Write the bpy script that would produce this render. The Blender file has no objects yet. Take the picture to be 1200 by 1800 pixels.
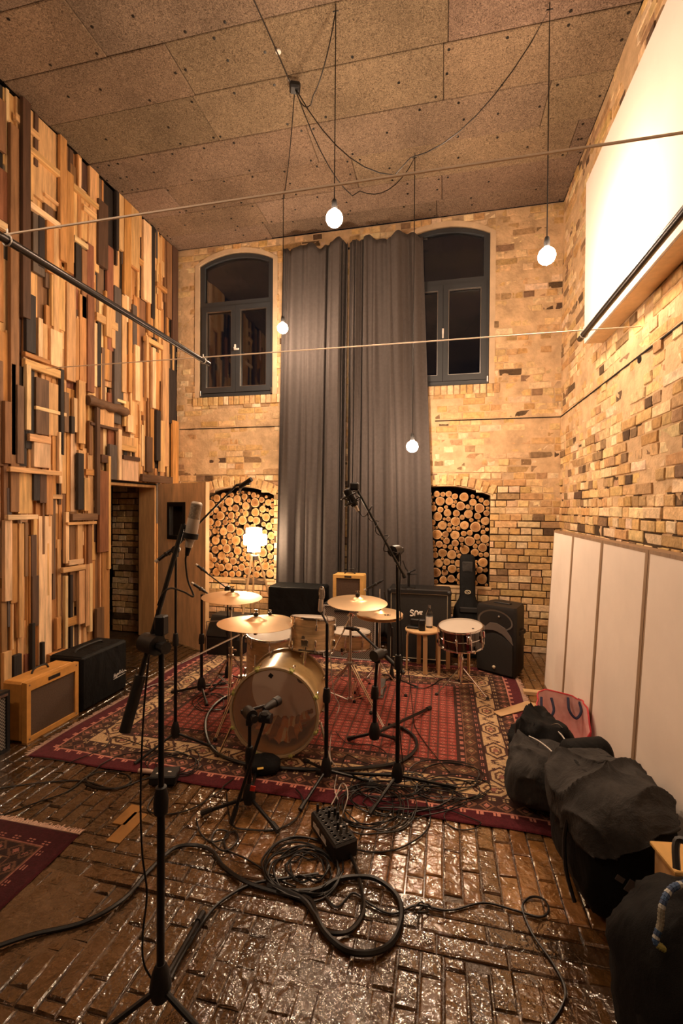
import bpy, math, random
import numpy as np
from mathutils import Vector, Matrix, noise as mnoise

random.seed(7)
RNG = np.random.default_rng(7)
S = bpy.context.scene
COL = S.collection

# ---------------------------------------------------------------- camera
CAM_F, CAM_YAW, CAM_PITCH, CAM_ROLL, CAM_H = 802.0, math.radians(12.54), math.radians(-0.635), math.radians(0.406), 1.6
fw = Vector((-math.sin(CAM_YAW)*math.cos(CAM_PITCH), math.cos(CAM_YAW)*math.cos(CAM_PITCH), math.sin(CAM_PITCH)))
r0 = Vector((math.cos(CAM_YAW), math.sin(CAM_YAW), 0)); u0 = r0.cross(fw)
rt = r0*math.cos(CAM_ROLL)+u0*math.sin(CAM_ROLL); up = -r0*math.sin(CAM_ROLL)+u0*math.cos(CAM_ROLL)
cd = bpy.data.cameras.new('camera'); cam = bpy.data.objects.new('camera', cd); COL.objects.link(cam)
cd.sensor_fit = 'VERTICAL'; cd.sensor_height = 36; cd.sensor_width = 24; cd.lens = 36*CAM_F/1800
cd.clip_start = 0.05; cd.clip_end = 100
m = Matrix.Identity(4)
for i in range(3):
    m[i][0] = rt[i]; m[i][1] = up[i]; m[i][2] = -fw[i]
m[2][3] = CAM_H
cam.matrix_world = m
S.camera = cam
# ---------------------------------------------------------------- view, world, light levels
S.view_settings.view_transform = 'Standard'
try: S.view_settings.look = 'None'
except Exception: pass
S.view_settings.gamma = 1.0
S.view_settings.exposure = 1.27
S.view_settings.use_curve_mapping = False
W = bpy.data.worlds.new('night'); S.world = W; W.use_nodes = True
W.node_tree.nodes['Background'].inputs[0].default_value = (0.30, 0.36, 0.5, 1)
W.node_tree.nodes['Background'].inputs[1].default_value = 0.004
BULB_STRENGTH = 260.0
BULB_COLOR = (1.0, 0.70, 0.465)
LAMP_STRENGTH = 26.0

def at(px, py, X=None, Y=None, z=None, d=None):
    """world point seen at a photo pixel, on the plane X=, Y=, z= or at depth d"""
    v = fw + rt*((px-600)/CAM_F) + up*((900-py)/CAM_F)
    o = Vector((0, 0, CAM_H))
    if d is not None: t = d
    elif X is not None: t = X/v.x
    elif Y is not None: t = Y/v.y
    else: t = (z-CAM_H)/v.z
    return o+v*t

# ---------------------------------------------------------------- dimensions of the room
XL, XR, YB, ZC, YF = -3.42, 1.25, 5.39, 4.93, -1.6

# ---------------------------------------------------------------- materials
def nodes_of(name):
    mt = bpy.data.materials.new(name); mt.use_nodes = True
    nt = mt.node_tree; b = nt.nodes['Principled BSDF']
    return mt, nt, b
def pm(name, col, rough=.6, metal=0., var=.2, ns=6., bump=.15, bs=60., attr=False, stretch=(1, 1, 1), spec=.5, coat=0., sheen=0., rv=0., dist=.01, trans=0., fold=0.):
    mt, nt, b = nodes_of(name); N = nt.nodes; L = nt.links
    tc = N.new('ShaderNodeTexCoord'); mp = N.new('ShaderNodeMapping'); mp.inputs['Scale'].default_value = stretch
    L.new(tc.outputs['Object'], mp.inputs['Vector'])
    n1 = N.new('ShaderNodeTexNoise'); n1.noise_dimensions = '4D'; n1.inputs['Scale'].default_value = ns; n1.inputs['Detail'].default_value = 5
    n1.inputs['Roughness'].default_value = .62
    L.new(mp.outputs[0], n1.inputs['Vector'])
    mr = N.new('ShaderNodeMapRange'); mr.inputs['From Min'].default_value = .3; mr.inputs['From Max'].default_value = .7
    mr.inputs['To Min'].default_value = 1-var; mr.inputs['To Max'].default_value = 1+var
    L.new(n1.outputs['Fac'], mr.inputs['Value'])
    mx = N.new('ShaderNodeVectorMath'); mx.operation = 'SCALE'
    mx.inputs[0].default_value = col[:3]
    L.new(mr.outputs[0], mx.inputs['Scale'])
    out = mx.outputs[0]
    n2 = N.new('ShaderNodeTexNoise'); n2.noise_dimensions = '4D'; n2.inputs['Scale'].default_value = bs; n2.inputs['Detail'].default_value = 4
    L.new(mp.outputs[0], n2.inputs['Vector'])
    if attr:
        a = N.new('ShaderNodeAttribute'); a.attribute_name = 'Col'
        m2 = N.new('ShaderNodeVectorMath'); m2.operation = 'MULTIPLY'
        L.new(out, m2.inputs[0]); L.new(a.outputs['Color'], m2.inputs[1]); out = m2.outputs[0]
        mm = N.new('ShaderNodeMath'); mm.operation = 'MULTIPLY'; mm.inputs[1].default_value = 37.
        L.new(a.outputs['Alpha'], mm.inputs[0]); L.new(mm.outputs[0], n1.inputs['W']); L.new(mm.outputs[0], n2.inputs['W'])
    L.new(out, b.inputs['Base Color'])
    if bump > 0:
        bp = N.new('ShaderNodeBump'); bp.inputs['Strength'].default_value = bump; bp.inputs['Distance'].default_value = dist
        L.new(n2.outputs['Fac'], bp.inputs['Height']); L.new(bp.outputs[0], b.inputs['Normal'])
    if fold > 0:
        n3 = N.new('ShaderNodeTexNoise'); n3.inputs['Scale'].default_value = 5; n3.inputs['Detail'].default_value = 5; n3.inputs['Distortion'].default_value = .5
        m3 = N.new('ShaderNodeMapping'); m3.inputs['Scale'].default_value = (1, 1, .55); L.new(tc.outputs['Object'], m3.inputs[0]); L.new(m3.outputs[0], n3.inputs['Vector'])
        b3 = N.new('ShaderNodeBump'); b3.inputs['Strength'].default_value = fold; b3.inputs['Distance'].default_value = .06
        L.new(n3.outputs['Fac'], b3.inputs['Height']); L.new(b3.outputs[0], bp.inputs['Normal'])
    b.inputs['Roughness'].default_value = rough; b.inputs['Metallic'].default_value = metal
    b.inputs['Specular IOR Level'].default_value = spec
    b.inputs['Coat Weight'].default_value = coat; b.inputs['Coat Roughness'].default_value = .15
    b.inputs['Sheen Weight'].default_value = sheen
    b.inputs['Transmission Weight'].default_value = trans
    if rv > 0:
        r_ = N.new('ShaderNodeMapRange'); r_.inputs['From Min'].default_value = .35; r_.inputs['From Max'].default_value = .65
        r_.inputs['To Min'].default_value = max(.03, rough-rv); r_.inputs['To Max'].default_value = min(1, rough+rv)
        L.new(n1.outputs['Fac'], r_.inputs['Value']); L.new(r_.outputs[0], b.inputs['Roughness'])
    return mt

M = {}
M['brick'] = pm('brick', (1, 1, 1), .88, var=.32, ns=22, bump=.6, bs=45, attr=True, spec=.25, dist=.012)
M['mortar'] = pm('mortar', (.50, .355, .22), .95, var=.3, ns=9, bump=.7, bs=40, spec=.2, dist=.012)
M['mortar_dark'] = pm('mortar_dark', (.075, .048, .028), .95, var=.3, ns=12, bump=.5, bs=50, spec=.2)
M['joint'] = pm('varnished_floor_joint', (.045, .026, .014), .22, var=.3, ns=12, bump=.8, bs=60, spec=.6, coat=.6)
M['plaster'] = pm('plaster', (.60, .45, .30), .9, var=.15, ns=5, bump=.3, bs=30, spec=.2)
M['plank'] = pm('plank_vertical_grain', (1, 1, 1), .62, var=.38, ns=7, bump=.3, bs=22, attr=True, stretch=(5, 5, .45), spec=.35, dist=.006)
M['plank_h'] = pm('plank_horizontal_grain', (1, 1, 1), .62, var=.38, ns=7, bump=.3, bs=22, attr=True, stretch=(5, .45, 5), spec=.35, dist=.006)
M['render'] = pm('lime_mortar_smear', (.60, .42, .25), .92, var=.28, ns=7, bump=.7, bs=35, spec=.2, dist=.012)
M['near_black'] = pm('dark_backing', (.02, .015, .012), .9, var=.2)  # near-black base for cladding backing, niche backs and rug undersides
M['frame'] = pm('blue_grey_paint', (.030, .035, .042), .5, var=.1, bump=.05)
M['curtain'] = pm('charcoal_curtain_cloth', (.074, .063, .060), .9, var=.12, ns=30, bump=.15, bs=400, sheen=.05, spec=.2, dist=.002)
M['black'] = pm('black_metal', (.007, .007, .0075), .38, var=.15, bump=.02, metal=.2)
M['black_plastic'] = pm('black_plastic', (.008, .008, .009), .5, var=.15, bump=.1, bs=200)
M['rubber'] = pm('black_rubber', (.012, .011, .011), .5, var=.1, bump=.03)
M['cable'] = pm('cable_jacket', (.0055, .005, .005), .42, var=.1, bump=.02)
M['cable_w'] = pm('pale_cable_jacket', (.55, .5, .45), .5, var=.1, bump=.02)
M['cloth_black'] = pm('black_nylon', (.0042, .0045, .0050), .75, var=.3, ns=10, bump=.4, bs=350, fold=.6, spec=.22, dist=.003)
M['cloth_grey'] = pm('grey_canvas', (.046, .044, .043), .9, var=.3, ns=9, bump=.5, bs=260, fold=.9, spec=.2, dist=.003)
M['chrome'] = pm('chrome', (.75, .73, .7), .14, 1., var=.05, bump=.0)
M['steel'] = pm('dull_steel', (.45, .43, .41), .32, 1., var=.1, bump=.03)
M['brass'] = pm('cymbal_bronze', (.92, .66, .40), .40, .92, var=.08, ns=4, bump=.12, bs=90, dist=.002)
M['gold'] = pm('gold_sparkle_shell', (.52, .37, .17), .38, .15, var=.4, ns=5, bump=.03, coat=.5)
M['pearl'] = pm('pearl_wrap', (.56, .38, .20), .3, .15, var=.5, ns=5, bump=.02, stretch=(1, 1, 7), coat=.7)
M['wood'] = pm('pine', (.60, .36, .16), .55, var=.22, ns=5, bump=.12, bs=18, stretch=(6, 6, .6), spec=.3)
M['birch'] = pm('birch_veneer', (.66, .43, .22), .45, var=.12, ns=5, bump=.05, bs=20, stretch=(4, 4, .7))
M['ply'] = pm('door_plywood', (.84, .58, .33), .5, var=.28, ns=3.2, bump=.06, bs=12, stretch=(3.2, 3.2, .8))
M['slat'] = pm('pale_pine_batten', (.62, .42, .22), .6, var=.12, ns=5, bump=.1, bs=20)
M['slat_d'] = pm('weathered_batten', (.30, .19, .11), .7, var=.2, ns=6, bump=.2, bs=20, stretch=(5, 5, .6))
M['panel'] = pm('white_absorber_cloth', (.86, .76, .68), .9, var=.05, ns=3, bump=.12, bs=300, spec=.2, dist=.002)
M['board'] = pm('white_board', (.76, .70, .66), .8, var=.03, ns=3, bump=.02)
M['tweed'] = pm('tweed_covering', (.62, .30, .07), .6, var=.2, ns=9, bump=.25, bs=420, dist=.002)
M['tweed_y'] = pm('yellow_tweed', (.70, .42, .13), .6, var=.15, ns=9, bump=.25, bs=420, dist=.002)
M['grille_b'] = pm('brown_grille_cloth', (.085, .052, .033), .85, var=.25, ns=120, bump=.3, bs=500, dist=.002)
M['grille_g'] = pm('silver_grille_cloth', (.20, .19, .175), .7, var=.35, ns=160, bump=.35, bs=500, dist=.002)
M['grille_g'] = None
M['grille_k'] = pm('black_grille_cloth', (.020, .019, .018), .8, var=.3, ns=140, bump=.35, bs=500, dist=.002)
M['tolex'] = pm('black_tolex', (.007, .007, .0075), .55, var=.25, ns=30, bump=.35, bs=300, dist=.002)
def head_mat():
    mt = pm('coated_drum_head', (.80, .74, .66), .5, var=.05, bump=.05, bs=200); nt = mt.node_tree; N = nt.nodes; L = nt.links
    t = N.new('ShaderNodeBsdfTranslucent'); t.inputs[0].default_value = (.8, .7, .6, 1); x = N.new('ShaderNodeMixShader'); x.inputs[0].default_value = .4
    L.new(N['Principled BSDF'].outputs[0], x.inputs[1]); L.new(t.outputs[0], x.inputs[2]); L.new(x.outputs[0], N['Material Output'].inputs[0]); return mt
M['head'] = head_mat()
M['hoop'] = pm('cream_gold_hoop', (.55, .42, .25), .4, var=.15, bump=.03, coat=.3)
def weave_mat():
    mt, nt, b = nodes_of('silver_grille_cloth'); N = nt.nodes; L = nt.links
    tc = N.new('ShaderNodeTexCoord'); c = N.new('ShaderNodeTexChecker'); c.inputs['Scale'].default_value = 95
    c.inputs['Color1'].default_value = (.30, .27, .23, 1); c.inputs['Color2'].default_value = (.03, .028, .026, 1)
    L.new(tc.outputs['Object'], c.inputs['Vector']); L.new(c.outputs['Color'], b.inputs['Base Color']); b.inputs['Roughness'].default_value = .5; return mt
M['white'] = pm('white_plastic', (.75, .72, .68), .4, var=.05, bump=.0)
M['cream'] = pm('cream_mark', (.7, .6, .42), .5, var=.05, bump=0)
M['yel'] = pm('yellow_green_rubber', (.42, .42, .12), .55, var=.1, bump=0)
M['red_tape'] = pm('red_tape', (.8, .05, .03), .5, var=.05, bump=0)
M['yel_tape'] = pm('yellow_tape', (.8, .5, .05), .5, var=.05, bump=0)
M['red_bag'] = pm('red_polypropylene', (.60, .03, .045), .5, var=.12, ns=8, bump=.3, bs=30)
M['pink_bag'] = pm('pale_pink_lining', (.86, .50, .47), .6, var=.14, ns=6, bump=.3, bs=25)
M['navy'] = pm('navy_webbing', (.02, .025, .07), .7, var=.2, bump=.2)
M['blue_rope'] = pm('blue_white_rope', (1, 1, 1), .6, var=.1, ns=20, bump=.3, bs=80, attr=True)
M['card'] = pm('cardboard', (.58, .38, .20), .8, var=.1, ns=5, bump=.1)
M['rope'] = pm('taut_wire', (.85, .70, .55), .5, metal=.0, var=.1, bump=.1, bs=300)
M['rail'] = pm('dark_steel_tube', (.030, .026, .026), .3, var=.1, bump=.02, metal=.6)
M['silver_mic'] = pm('nickel_mic_body', (.80, .72, .62), .42, .35, var=.05, bump=.02)
M['mesh'] = pm('mic_grille_mesh', (.42, .36, .29), .5, .4, var=.5, ns=180, bump=.4, bs=400, dist=.002)
M['log'] = pm('log_end_grain', (1, 1, 1), .75, var=.28, ns=14, bump=.25, bs=60, attr=True, spec=.2)
M['ladder'] = pm('dark_old_wood', (.10, .06, .035), .8, var=.3, ns=8, bump=.2)
M['raw_board'] = pm('raw_orange_board', (.30, .145, .04), .4, var=.2, ns=9, bump=.2, bs=30)
M['rug'] = pm('rug_pile', (1, 1, 1), .95, var=.25, ns=45, bump=.5, bs=300, attr=True, spec=.1, sheen=.1, dist=.004)
M['fringe'] = pm('rug_fringe', (.62, .42, .33), .9, var=.2, bump=.2)

def ceiling_mat():
    mt, nt, b = nodes_of('wood_wool_board'); N = nt.nodes; L = nt.links
    tc = N.new('ShaderNodeTexCoord')
    mp = N.new('ShaderNodeMapping'); mp.inputs['Scale'].default_value = (1, 1, 1)
    L.new(tc.outputs['Object'], mp.inputs[0])
    f = N.new('ShaderNodeTexNoise'); f.inputs['Scale'].default_value = 55; f.inputs['Detail'].default_value = 6; f.inputs['Distortion'].default_value = 2.5
    g = N.new('ShaderNodeTexNoise'); g.inputs['Scale'].default_value = 1.4; g.inputs['Detail'].default_value = 3
    L.new(mp.outputs[0], f.inputs[0]); L.new(mp.outputs[0], g.inputs[0])
    a = N.new('ShaderNodeAttribute'); a.attribute_name = 'Col'
    r = N.new('ShaderNodeValToRGB'); e = r.color_ramp.elements
    e[0].position = .32; e[0].color = (.080, .057, .040, 1); e[1].position = .68; e[1].color = (.33, .245, .175, 1)
    L.new(f.outputs['Fac'], r.inputs[0])
    mr = N.new('ShaderNodeMapRange'); mr.inputs['From Min'].default_value = .35; mr.inputs['From Max'].default_value = .65
    mr.inputs['To Min'].default_value = .8; mr.inputs['To Max'].default_value = 1.15
    L.new(g.outputs['Fac'], mr.inputs[0])
    v = N.new('ShaderNodeVectorMath'); v.operation = 'SCALE'; L.new(r.outputs[0], v.inputs[0]); L.new(mr.outputs[0], v.inputs['Scale'])
    v2 = N.new('ShaderNodeVectorMath'); v2.operation = 'MULTIPLY'; L.new(v.outputs[0], v2.inputs[0]); L.new(a.outputs['Color'], v2.inputs[1])
    L.new(v2.outputs[0], b.inputs['Base Color']); b.inputs['Roughness'].default_value = .95; b.inputs['Specular IOR Level'].default_value = .15
    bp = N.new('ShaderNodeBump'); bp.inputs['Strength'].default_value = .6; bp.inputs['Distance'].default_value = .008
    L.new(f.outputs['Fac'], bp.inputs['Height']); L.new(bp.outputs[0], b.inputs['Normal'])
    return mt
M['ceiling'] = ceiling_mat()
M['grille_g'] = weave_mat()
M['bulb_dim'] = None

def floor_mat():
    mt, nt, b = nodes_of('varnished_wood_block_paving'); N = nt.nodes; L = nt.links
    tc = N.new('ShaderNodeTexCoord'); a = N.new('ShaderNodeAttribute'); a.attribute_name = 'Col'
    n = N.new('ShaderNodeTexNoise'); n.inputs['Scale'].default_value = 14; n.inputs['Detail'].default_value = 6
    n2 = N.new('ShaderNodeTexNoise'); n2.inputs['Scale'].default_value = 60; n2.inputs['Detail'].default_value = 3
    n3 = N.new('ShaderNodeTexNoise'); n3.inputs['Scale'].default_value = 22; n3.inputs['Detail'].default_value = 2; n3.inputs['Distortion'].default_value = .6
    big = N.new('ShaderNodeTexNoise'); big.inputs['Scale'].default_value = 1.6; big.inputs['Detail'].default_value = 4
    for q in (n, n2, n3, big): L.new(tc.outputs['Object'], q.inputs['Vector'])
    mr = N.new('ShaderNodeMapRange'); mr.inputs['From Min'].default_value = .3; mr.inputs['From Max'].default_value = .7
    mr.inputs['To Min'].default_value = .62; mr.inputs['To Max'].default_value = 1.4
    L.new(n.outputs['Fac'], mr.inputs[0])
    v = N.new('ShaderNodeVectorMath'); v.operation = 'SCALE'; L.new(a.outputs['Color'], v.inputs[0]); L.new(mr.outputs[0], v.inputs['Scale'])
    # worn grey-brown smears
    sm = N.new('ShaderNodeMapRange'); sm.inputs['From Min'].default_value = .52; sm.inputs['From Max'].default_value = .68
    L.new(big.outputs['Fac'], sm.inputs[0])
    mx = N.new('ShaderNodeMix'); mx.data_type = 'RGBA'; mx.inputs['B'].default_value = (.045, .028, .016, 1)
    sc = N.new('ShaderNodeMath'); sc.operation = 'MULTIPLY'; sc.inputs[1].default_value = .7; L.new(sm.outputs[0], sc.inputs[0])
    L.new(sc.outputs[0], mx.inputs['Factor']); L.new(v.outputs[0], mx.inputs['A'])
    L.new(mx.outputs['Result'], b.inputs['Base Color'])
    rr = N.new('ShaderNodeMapRange'); rr.inputs['From Min'].default_value = .35; rr.inputs['From Max'].default_value = .65
    rr.inputs['To Min'].default_value = .10; rr.inputs['To Max'].default_value = .30
    L.new(n.outputs['Fac'], rr.inputs[0]); L.new(rr.outputs[0], b.inputs['Roughness'])
    b.inputs['Specular IOR Level'].default_value = .6
    b.inputs['Coat Weight'].default_value = 1.; b.inputs['Coat Roughness'].default_value = .05; b.inputs['Coat IOR'].default_value = 1.7
    b1 = N.new('ShaderNodeBump'); b1.inputs['Strength'].default_value = .6; b1.inputs['Distance'].default_value = .012
    b2 = N.new('ShaderNodeBump'); b2.inputs['Strength'].default_value = .7; b2.inputs['Distance'].default_value = .004
    L.new(n3.outputs['Fac'], b1.inputs['Height']); L.new(n2.outputs['Fac'], b2.inputs['Height']); L.new(b1.outputs[0], b2.inputs['Normal'])
    L.new(b2.outputs[0], b.inputs['Normal']); L.new(b2.outputs[0], b.inputs['Coat Normal'])
    return mt
M['floor'] = floor_mat()

def glow(name, col, st):
    mt, nt, b = nodes_of(name)
    b.inputs['Base Color'].default_value = (.9, .85, .75, 1)
    b.inputs['Emission Color'].default_value = (*col, 1); b.inputs['Emission Strength'].default_value = st
    return mt
M['bulb'] = glow('glowing_bulb_glass', BULB_COLOR, BULB_STRENGTH)
M['bulb_dim'] = glow('glowing_bulb_glass_dimmer', BULB_COLOR, BULB_STRENGTH*.26)
M['bulb_front'] = glow('glowing_bulb_glass_front', BULB_COLOR, BULB_STRENGTH*.8)
M['shade'] = glow('glowing_lamp_shade', (1., .72, .45), LAMP_STRENGTH)
def glass():
    mt, nt, b = nodes_of('window_glass')
    b.inputs['Base Color'].default_value = (.9, .95, 1, 1); b.inputs['Transmission Weight'].default_value = 1
    b.inputs['Roughness'].default_value = .01; b.inputs['IOR'].default_value = 1.45
    return mt
M['glass'] = glass()
def film():
    mt, nt, b = nodes_of('smoky_clear_drum_head'); N = nt.nodes; L = nt.links
    b.inputs['Base Color'].default_value = (.50, .43, .36, 1); b.inputs['Roughness'].default_value = .35
    t = N.new('ShaderNodeBsdfTransparent'); t.inputs[0].default_value = (.85, .8, .75, 1)
    x = N.new('ShaderNodeMixShader'); x.inputs[0].default_value = .30
    L.new(t.outputs[0], x.inputs[1]); L.new(b.outputs[0], x.inputs[2])
    L.new(x.outputs[0], N['Material Output'].inputs[0])
    return mt
M['film'] = film()

# ---------------------------------------------------------------- mesh helpers (world coordinates)
def V(*a): return Vector(a)
class MB:
    def __init__(s): s.v = []; s.f = []; s.m = []; s.c = []; s.cc = None
    def add(s, vs, fs, mi=0):
        o = len(s.v); s.v += [tuple(p) for p in vs]
        for f in fs: s.f.append([i+o for i in f]); s.m.append(mi); s.c.append(s.cc)
        return s
    def frame(s, axes, c, pts): pass
    def box(s, c, size, mi=0, R=None, ch=0.):
        hx, hy, hz = size[0]/2, size[1]/2, size[2]/2
        c = Vector(c)
        if ch <= 0:
            P = [V(x*hx, y*hy, z*hz) for z in (-1, 1) for y in (-1, 1) for x in (-1, 1)]
            F = [(0, 2, 3, 1), (4, 5, 7, 6), (0, 1, 5, 4), (2, 6, 7, 3), (0, 4, 6, 2), (1, 3, 7, 5)]
        else:
            P = []; idx = {}
            for sx in (-1, 1):
                for sy in (-1, 1):
                    for sz in (-1, 1):
                        for k in range(3):
                            p = [sx*(hx-ch), sy*(hy-ch), sz*(hz-ch)]
                            p[k] = (sx*hx, sy*hy, sz*hz)[k]
                            idx[(sx, sy, sz, k)] = len(P); P.append(Vector(p))
            F = []
            for k in range(3):
                a, b_ = [i for i in range(3) if i != k]
                for sg in (-1, 1):
                    q = []
                    for (p1, p2) in ((-1, -1), (1, -1), (1, 1), (-1, 1)):
                        t = [0, 0, 0]; t[k] = sg; t[a] = p1; t[b_] = p2; q.append(idx[(*t, k)])
                    F.append(q)
            for k in range(3):
                a, b_ = [i for i in range(3) if i != k]
                for p1 in (-1, 1):
                    for p2 in (-1, 1):
                        t0 = [0, 0, 0]; t1 = [0, 0, 0]
                        t0[k] = -1; t1[k] = 1; t0[a] = t1[a] = p1; t0[b_] = t1[b_] = p2
                        F.append([idx[(*t0, a)], idx[(*t1, a)], idx[(*t1, b_)], idx[(*t0, b_)]])
            for sx in (-1, 1):
                for sy in (-1, 1):
                    for sz in (-1, 1): F.append([idx[(sx, sy, sz, k)] for k in range(3)])
        if R is not None: P = [R @ p for p in P]
        s.add([c+p for p in P], F, mi)
        return s
    def tube(s, pts, r, n=8, mi=0, closed=False, cap=True):
        pts = [Vector(p) for p in pts]; k = len(pts)
        rr = r if isinstance(r, (list, tuple)) else [r]*k
        def tan(i):
            a = pts[(i-1) % k] if closed or i > 0 else pts[i]; b = pts[(i+1) % k] if closed or i < k-1 else pts[i]
            d = b-a; return d.normalized() if d.length > 1e-9 else V(0, 0, 1)
        t = tan(0); nr = t.orthogonal().normalized(); o = []; vs = []
        for i in range(k):
            t2 = tan(i); nr = (nr - t2*nr.dot(t2)); nr = nr.normalized() if nr.length > 1e-6 else t2.orthogonal().normalized()
            bn = t2.cross(nr)
            for j in range(n):
                a = 2*math.pi*j/n; vs.append(pts[i]+(nr*math.cos(a)+bn*math.sin(a))*rr[i])
        fs = []
        for i in range(k if closed else k-1):
            i2 = (i+1) % k
            for j in range(n):
                j2 = (j+1) % n; fs.append((i*n+j, i*n+j2, i2*n+j2, i2*n+j))
        if cap and not closed: fs.append(list(range(n))[::-1]); fs.append([(k-1)*n+j for j in range(n)])
        return s.add(vs, fs, mi)
    def lathe(s, prof, c, ax=(0, 0, 1), n=24, mi=0, ref=None):
        """prof: (radius, height) pairs along ax from c"""
        ax = Vector(ax).normalized(); a1 = ax.orthogonal().normalized() if ref is None else (Vector(ref)-ax*Vector(ref).dot(ax)).normalized()
        a2 = ax.cross(a1); c = Vector(c); vs = []; rings = []
        for (r, h) in prof:
            if r < 1e-6: rings.append([len(vs)]); vs.append(c+ax*h)
            else:
                rings.append(list(range(len(vs), len(vs)+n)))
                for j in range(n):
                    a = 2*math.pi*j/n; vs.append(c+ax*h+(a1*math.cos(a)+a2*math.sin(a))*r)
        fs = []
        for A, B in zip(rings[:-1], rings[1:]):
            for j in range(n):
                j2 = (j+1) % n
                if len(A) == 1 and len(B) == 1: continue
                if len(A) == 1: fs.append((A[0], B[j2], B[j]))
                elif len(B) == 1: fs.append((A[j], A[j2], B[0]))
                else: fs.append((A[j], A[j2], B[j2], B[j]))
        return s.add(vs, fs, mi)
    def ball(s, c, r, n=12, mi=0, sz=1.):
        k = max(4, n//2); pr = [(r*math.sin(math.pi*i/k), -r*sz*math.cos(math.pi*i/k)) for i in range(k+1)]
        return s.lathe(pr, c, n=n, mi=mi)
    def prism(s, out, a, b, fn, mi=0):
        """outline of 2D points extruded between a and b; fn(u,v,w)->world"""
        n = len(out); vs = [fn(u, v, a) for u, v in out]+[fn(u, v, b) for u, v in out]
        fs = [list(range(n))[::-1], list(range(n, 2*n))]+[(i, (i+1) % n, n+(i+1) % n, n+i) for i in range(n)]
        return s.add(vs, fs, mi)
    def ring(s, out, inn, a, b, fn, mi=0):
        n = len(out); vs = []
        for w in (a, b):
            vs += [fn(u, v, w) for u, v in out]+[fn(u, v, w) for u, v in inn]
        fs = []
        for i in range(n):
            j = (i+1) % n
            fs += [(i, n+i, n+j, j), (2*n+i, 2*n+j, 3*n+j, 3*n+i), (i, j, 2*n+j, 2*n+i), (n+i, 3*n+i, 3*n+j, n+j)]
        return s.add(vs, fs, mi)
    def build(s, name, mats, parent=None, origin=None, smooth=True, ang=40, root=None):
        me = bpy.data.meshes.new(name)
        o = Vector((0, 0, 0))
        if parent is not None:
            q = parent
            while q is not None: o = o+q.location; q = q.parent
        elif origin is not None: o = Vector(origin)
        me.from_pydata([(x-o.x, y-o.y, z-o.z) for x, y, z in s.v], [], s.f)
        if not isinstance(mats, (list, tuple)): mats = [mats]
        for q in mats: me.materials.append(q)
        if len(mats) > 1: me.polygons.foreach_set('material_index', s.m)
        if any(c is not None for c in s.c):
            ca = me.color_attributes.new('Col', 'FLOAT_COLOR', 'CORNER'); arr = []
            for f, c in zip(s.f, s.c): arr += list(c or (1, 1, 1, 0))*len(f)
            ca.data.foreach_set('color', arr)
        me.validate(); me.update()
        if smooth:
            me.polygons.foreach_set('use_smooth', [True]*len(me.polygons)); me.set_sharp_from_angle(angle=math.radians(ang))
        ob = bpy.data.objects.new(name, me); COL.objects.link(ob)
        if parent is not None: ob.parent = parent
        elif origin is not None: ob.location = origin
        return ob

def tag(o, label, cat, group=None, kind=None):
    if label: o['label'] = label
    if cat: o['category'] = cat
    if group: o['group'] = group
    if kind: o['kind'] = kind
    return o
def thing(name, label, cat, loc, group=None):
    o = bpy.data.objects.new(name, None); COL.objects.link(o); o.location = loc; o.empty_display_size = .1
    return tag(o, label, cat, group)
def struct(o, label=None):
    o['kind'] = 'structure'
    if label: o['label'] = label
    return o
def spl(pts, k=8, closed=False):
    P = [Vector(p) for p in pts]; n = len(P); o = []
    rng = range(n if closed else n-1)
    for i in rng:
        if closed: a, b, c, d = P[(i-1) % n], P[i], P[(i+1) % n], P[(i+2) % n]
        else: a, b, c, d = P[max(i-1, 0)], P[i], P[i+1], P[min(i+2, n-1)]
        for j in range(k):
            t = j/k
            o.append(.5*((2*b)+(c-a)*t+(2*a-5*b+4*c-d)*t*t+(3*b-a-3*c+d)*t**3))
    if not closed: o.append(P[-1])
    return o
def ydir(a): return Matrix.Rotation(a, 3, 'Z')
def arch(x0, x1, z0, zs, rise, n=14):
    """outline: rectangle with a segmental arch on top (x, z)"""
    w = (x1-x0)/2; R = (w*w+rise*rise)/(2*rise); cx = (x0+x1)/2; cz = zs+rise-R; th = math.asin(w/R)
    top = [(cx+R*math.sin(th-2*th*i/n), cz+R*math.cos(th-2*th*i/n)) for i in range(n+1)]
    return [(x0, z0), (x1, z0)]+top

# ================================================================ SETTING
PAL = {'lt': (.64, .385, .17), 'pale': (.76, .53, .30), 'or': (.48, .235, .08), 'br': (.24, .125, .058), 'rd': (.26, .105, .055), 'dk': (.10, .055, .034), 'bk': (.030, .024, .022), 'gy': (.115, .092, .078), 'brk': (.17, .10, .06)}
def cj(c, j=.12, a=None):
    k = 1+random.uniform(-j, j); return (c[0]*k, c[1]*k*(1+random.uniform(-.05, .05)), c[2]*k*(1+random.uniform(-.1, .1)), random.random() if a is None else a)

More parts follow.
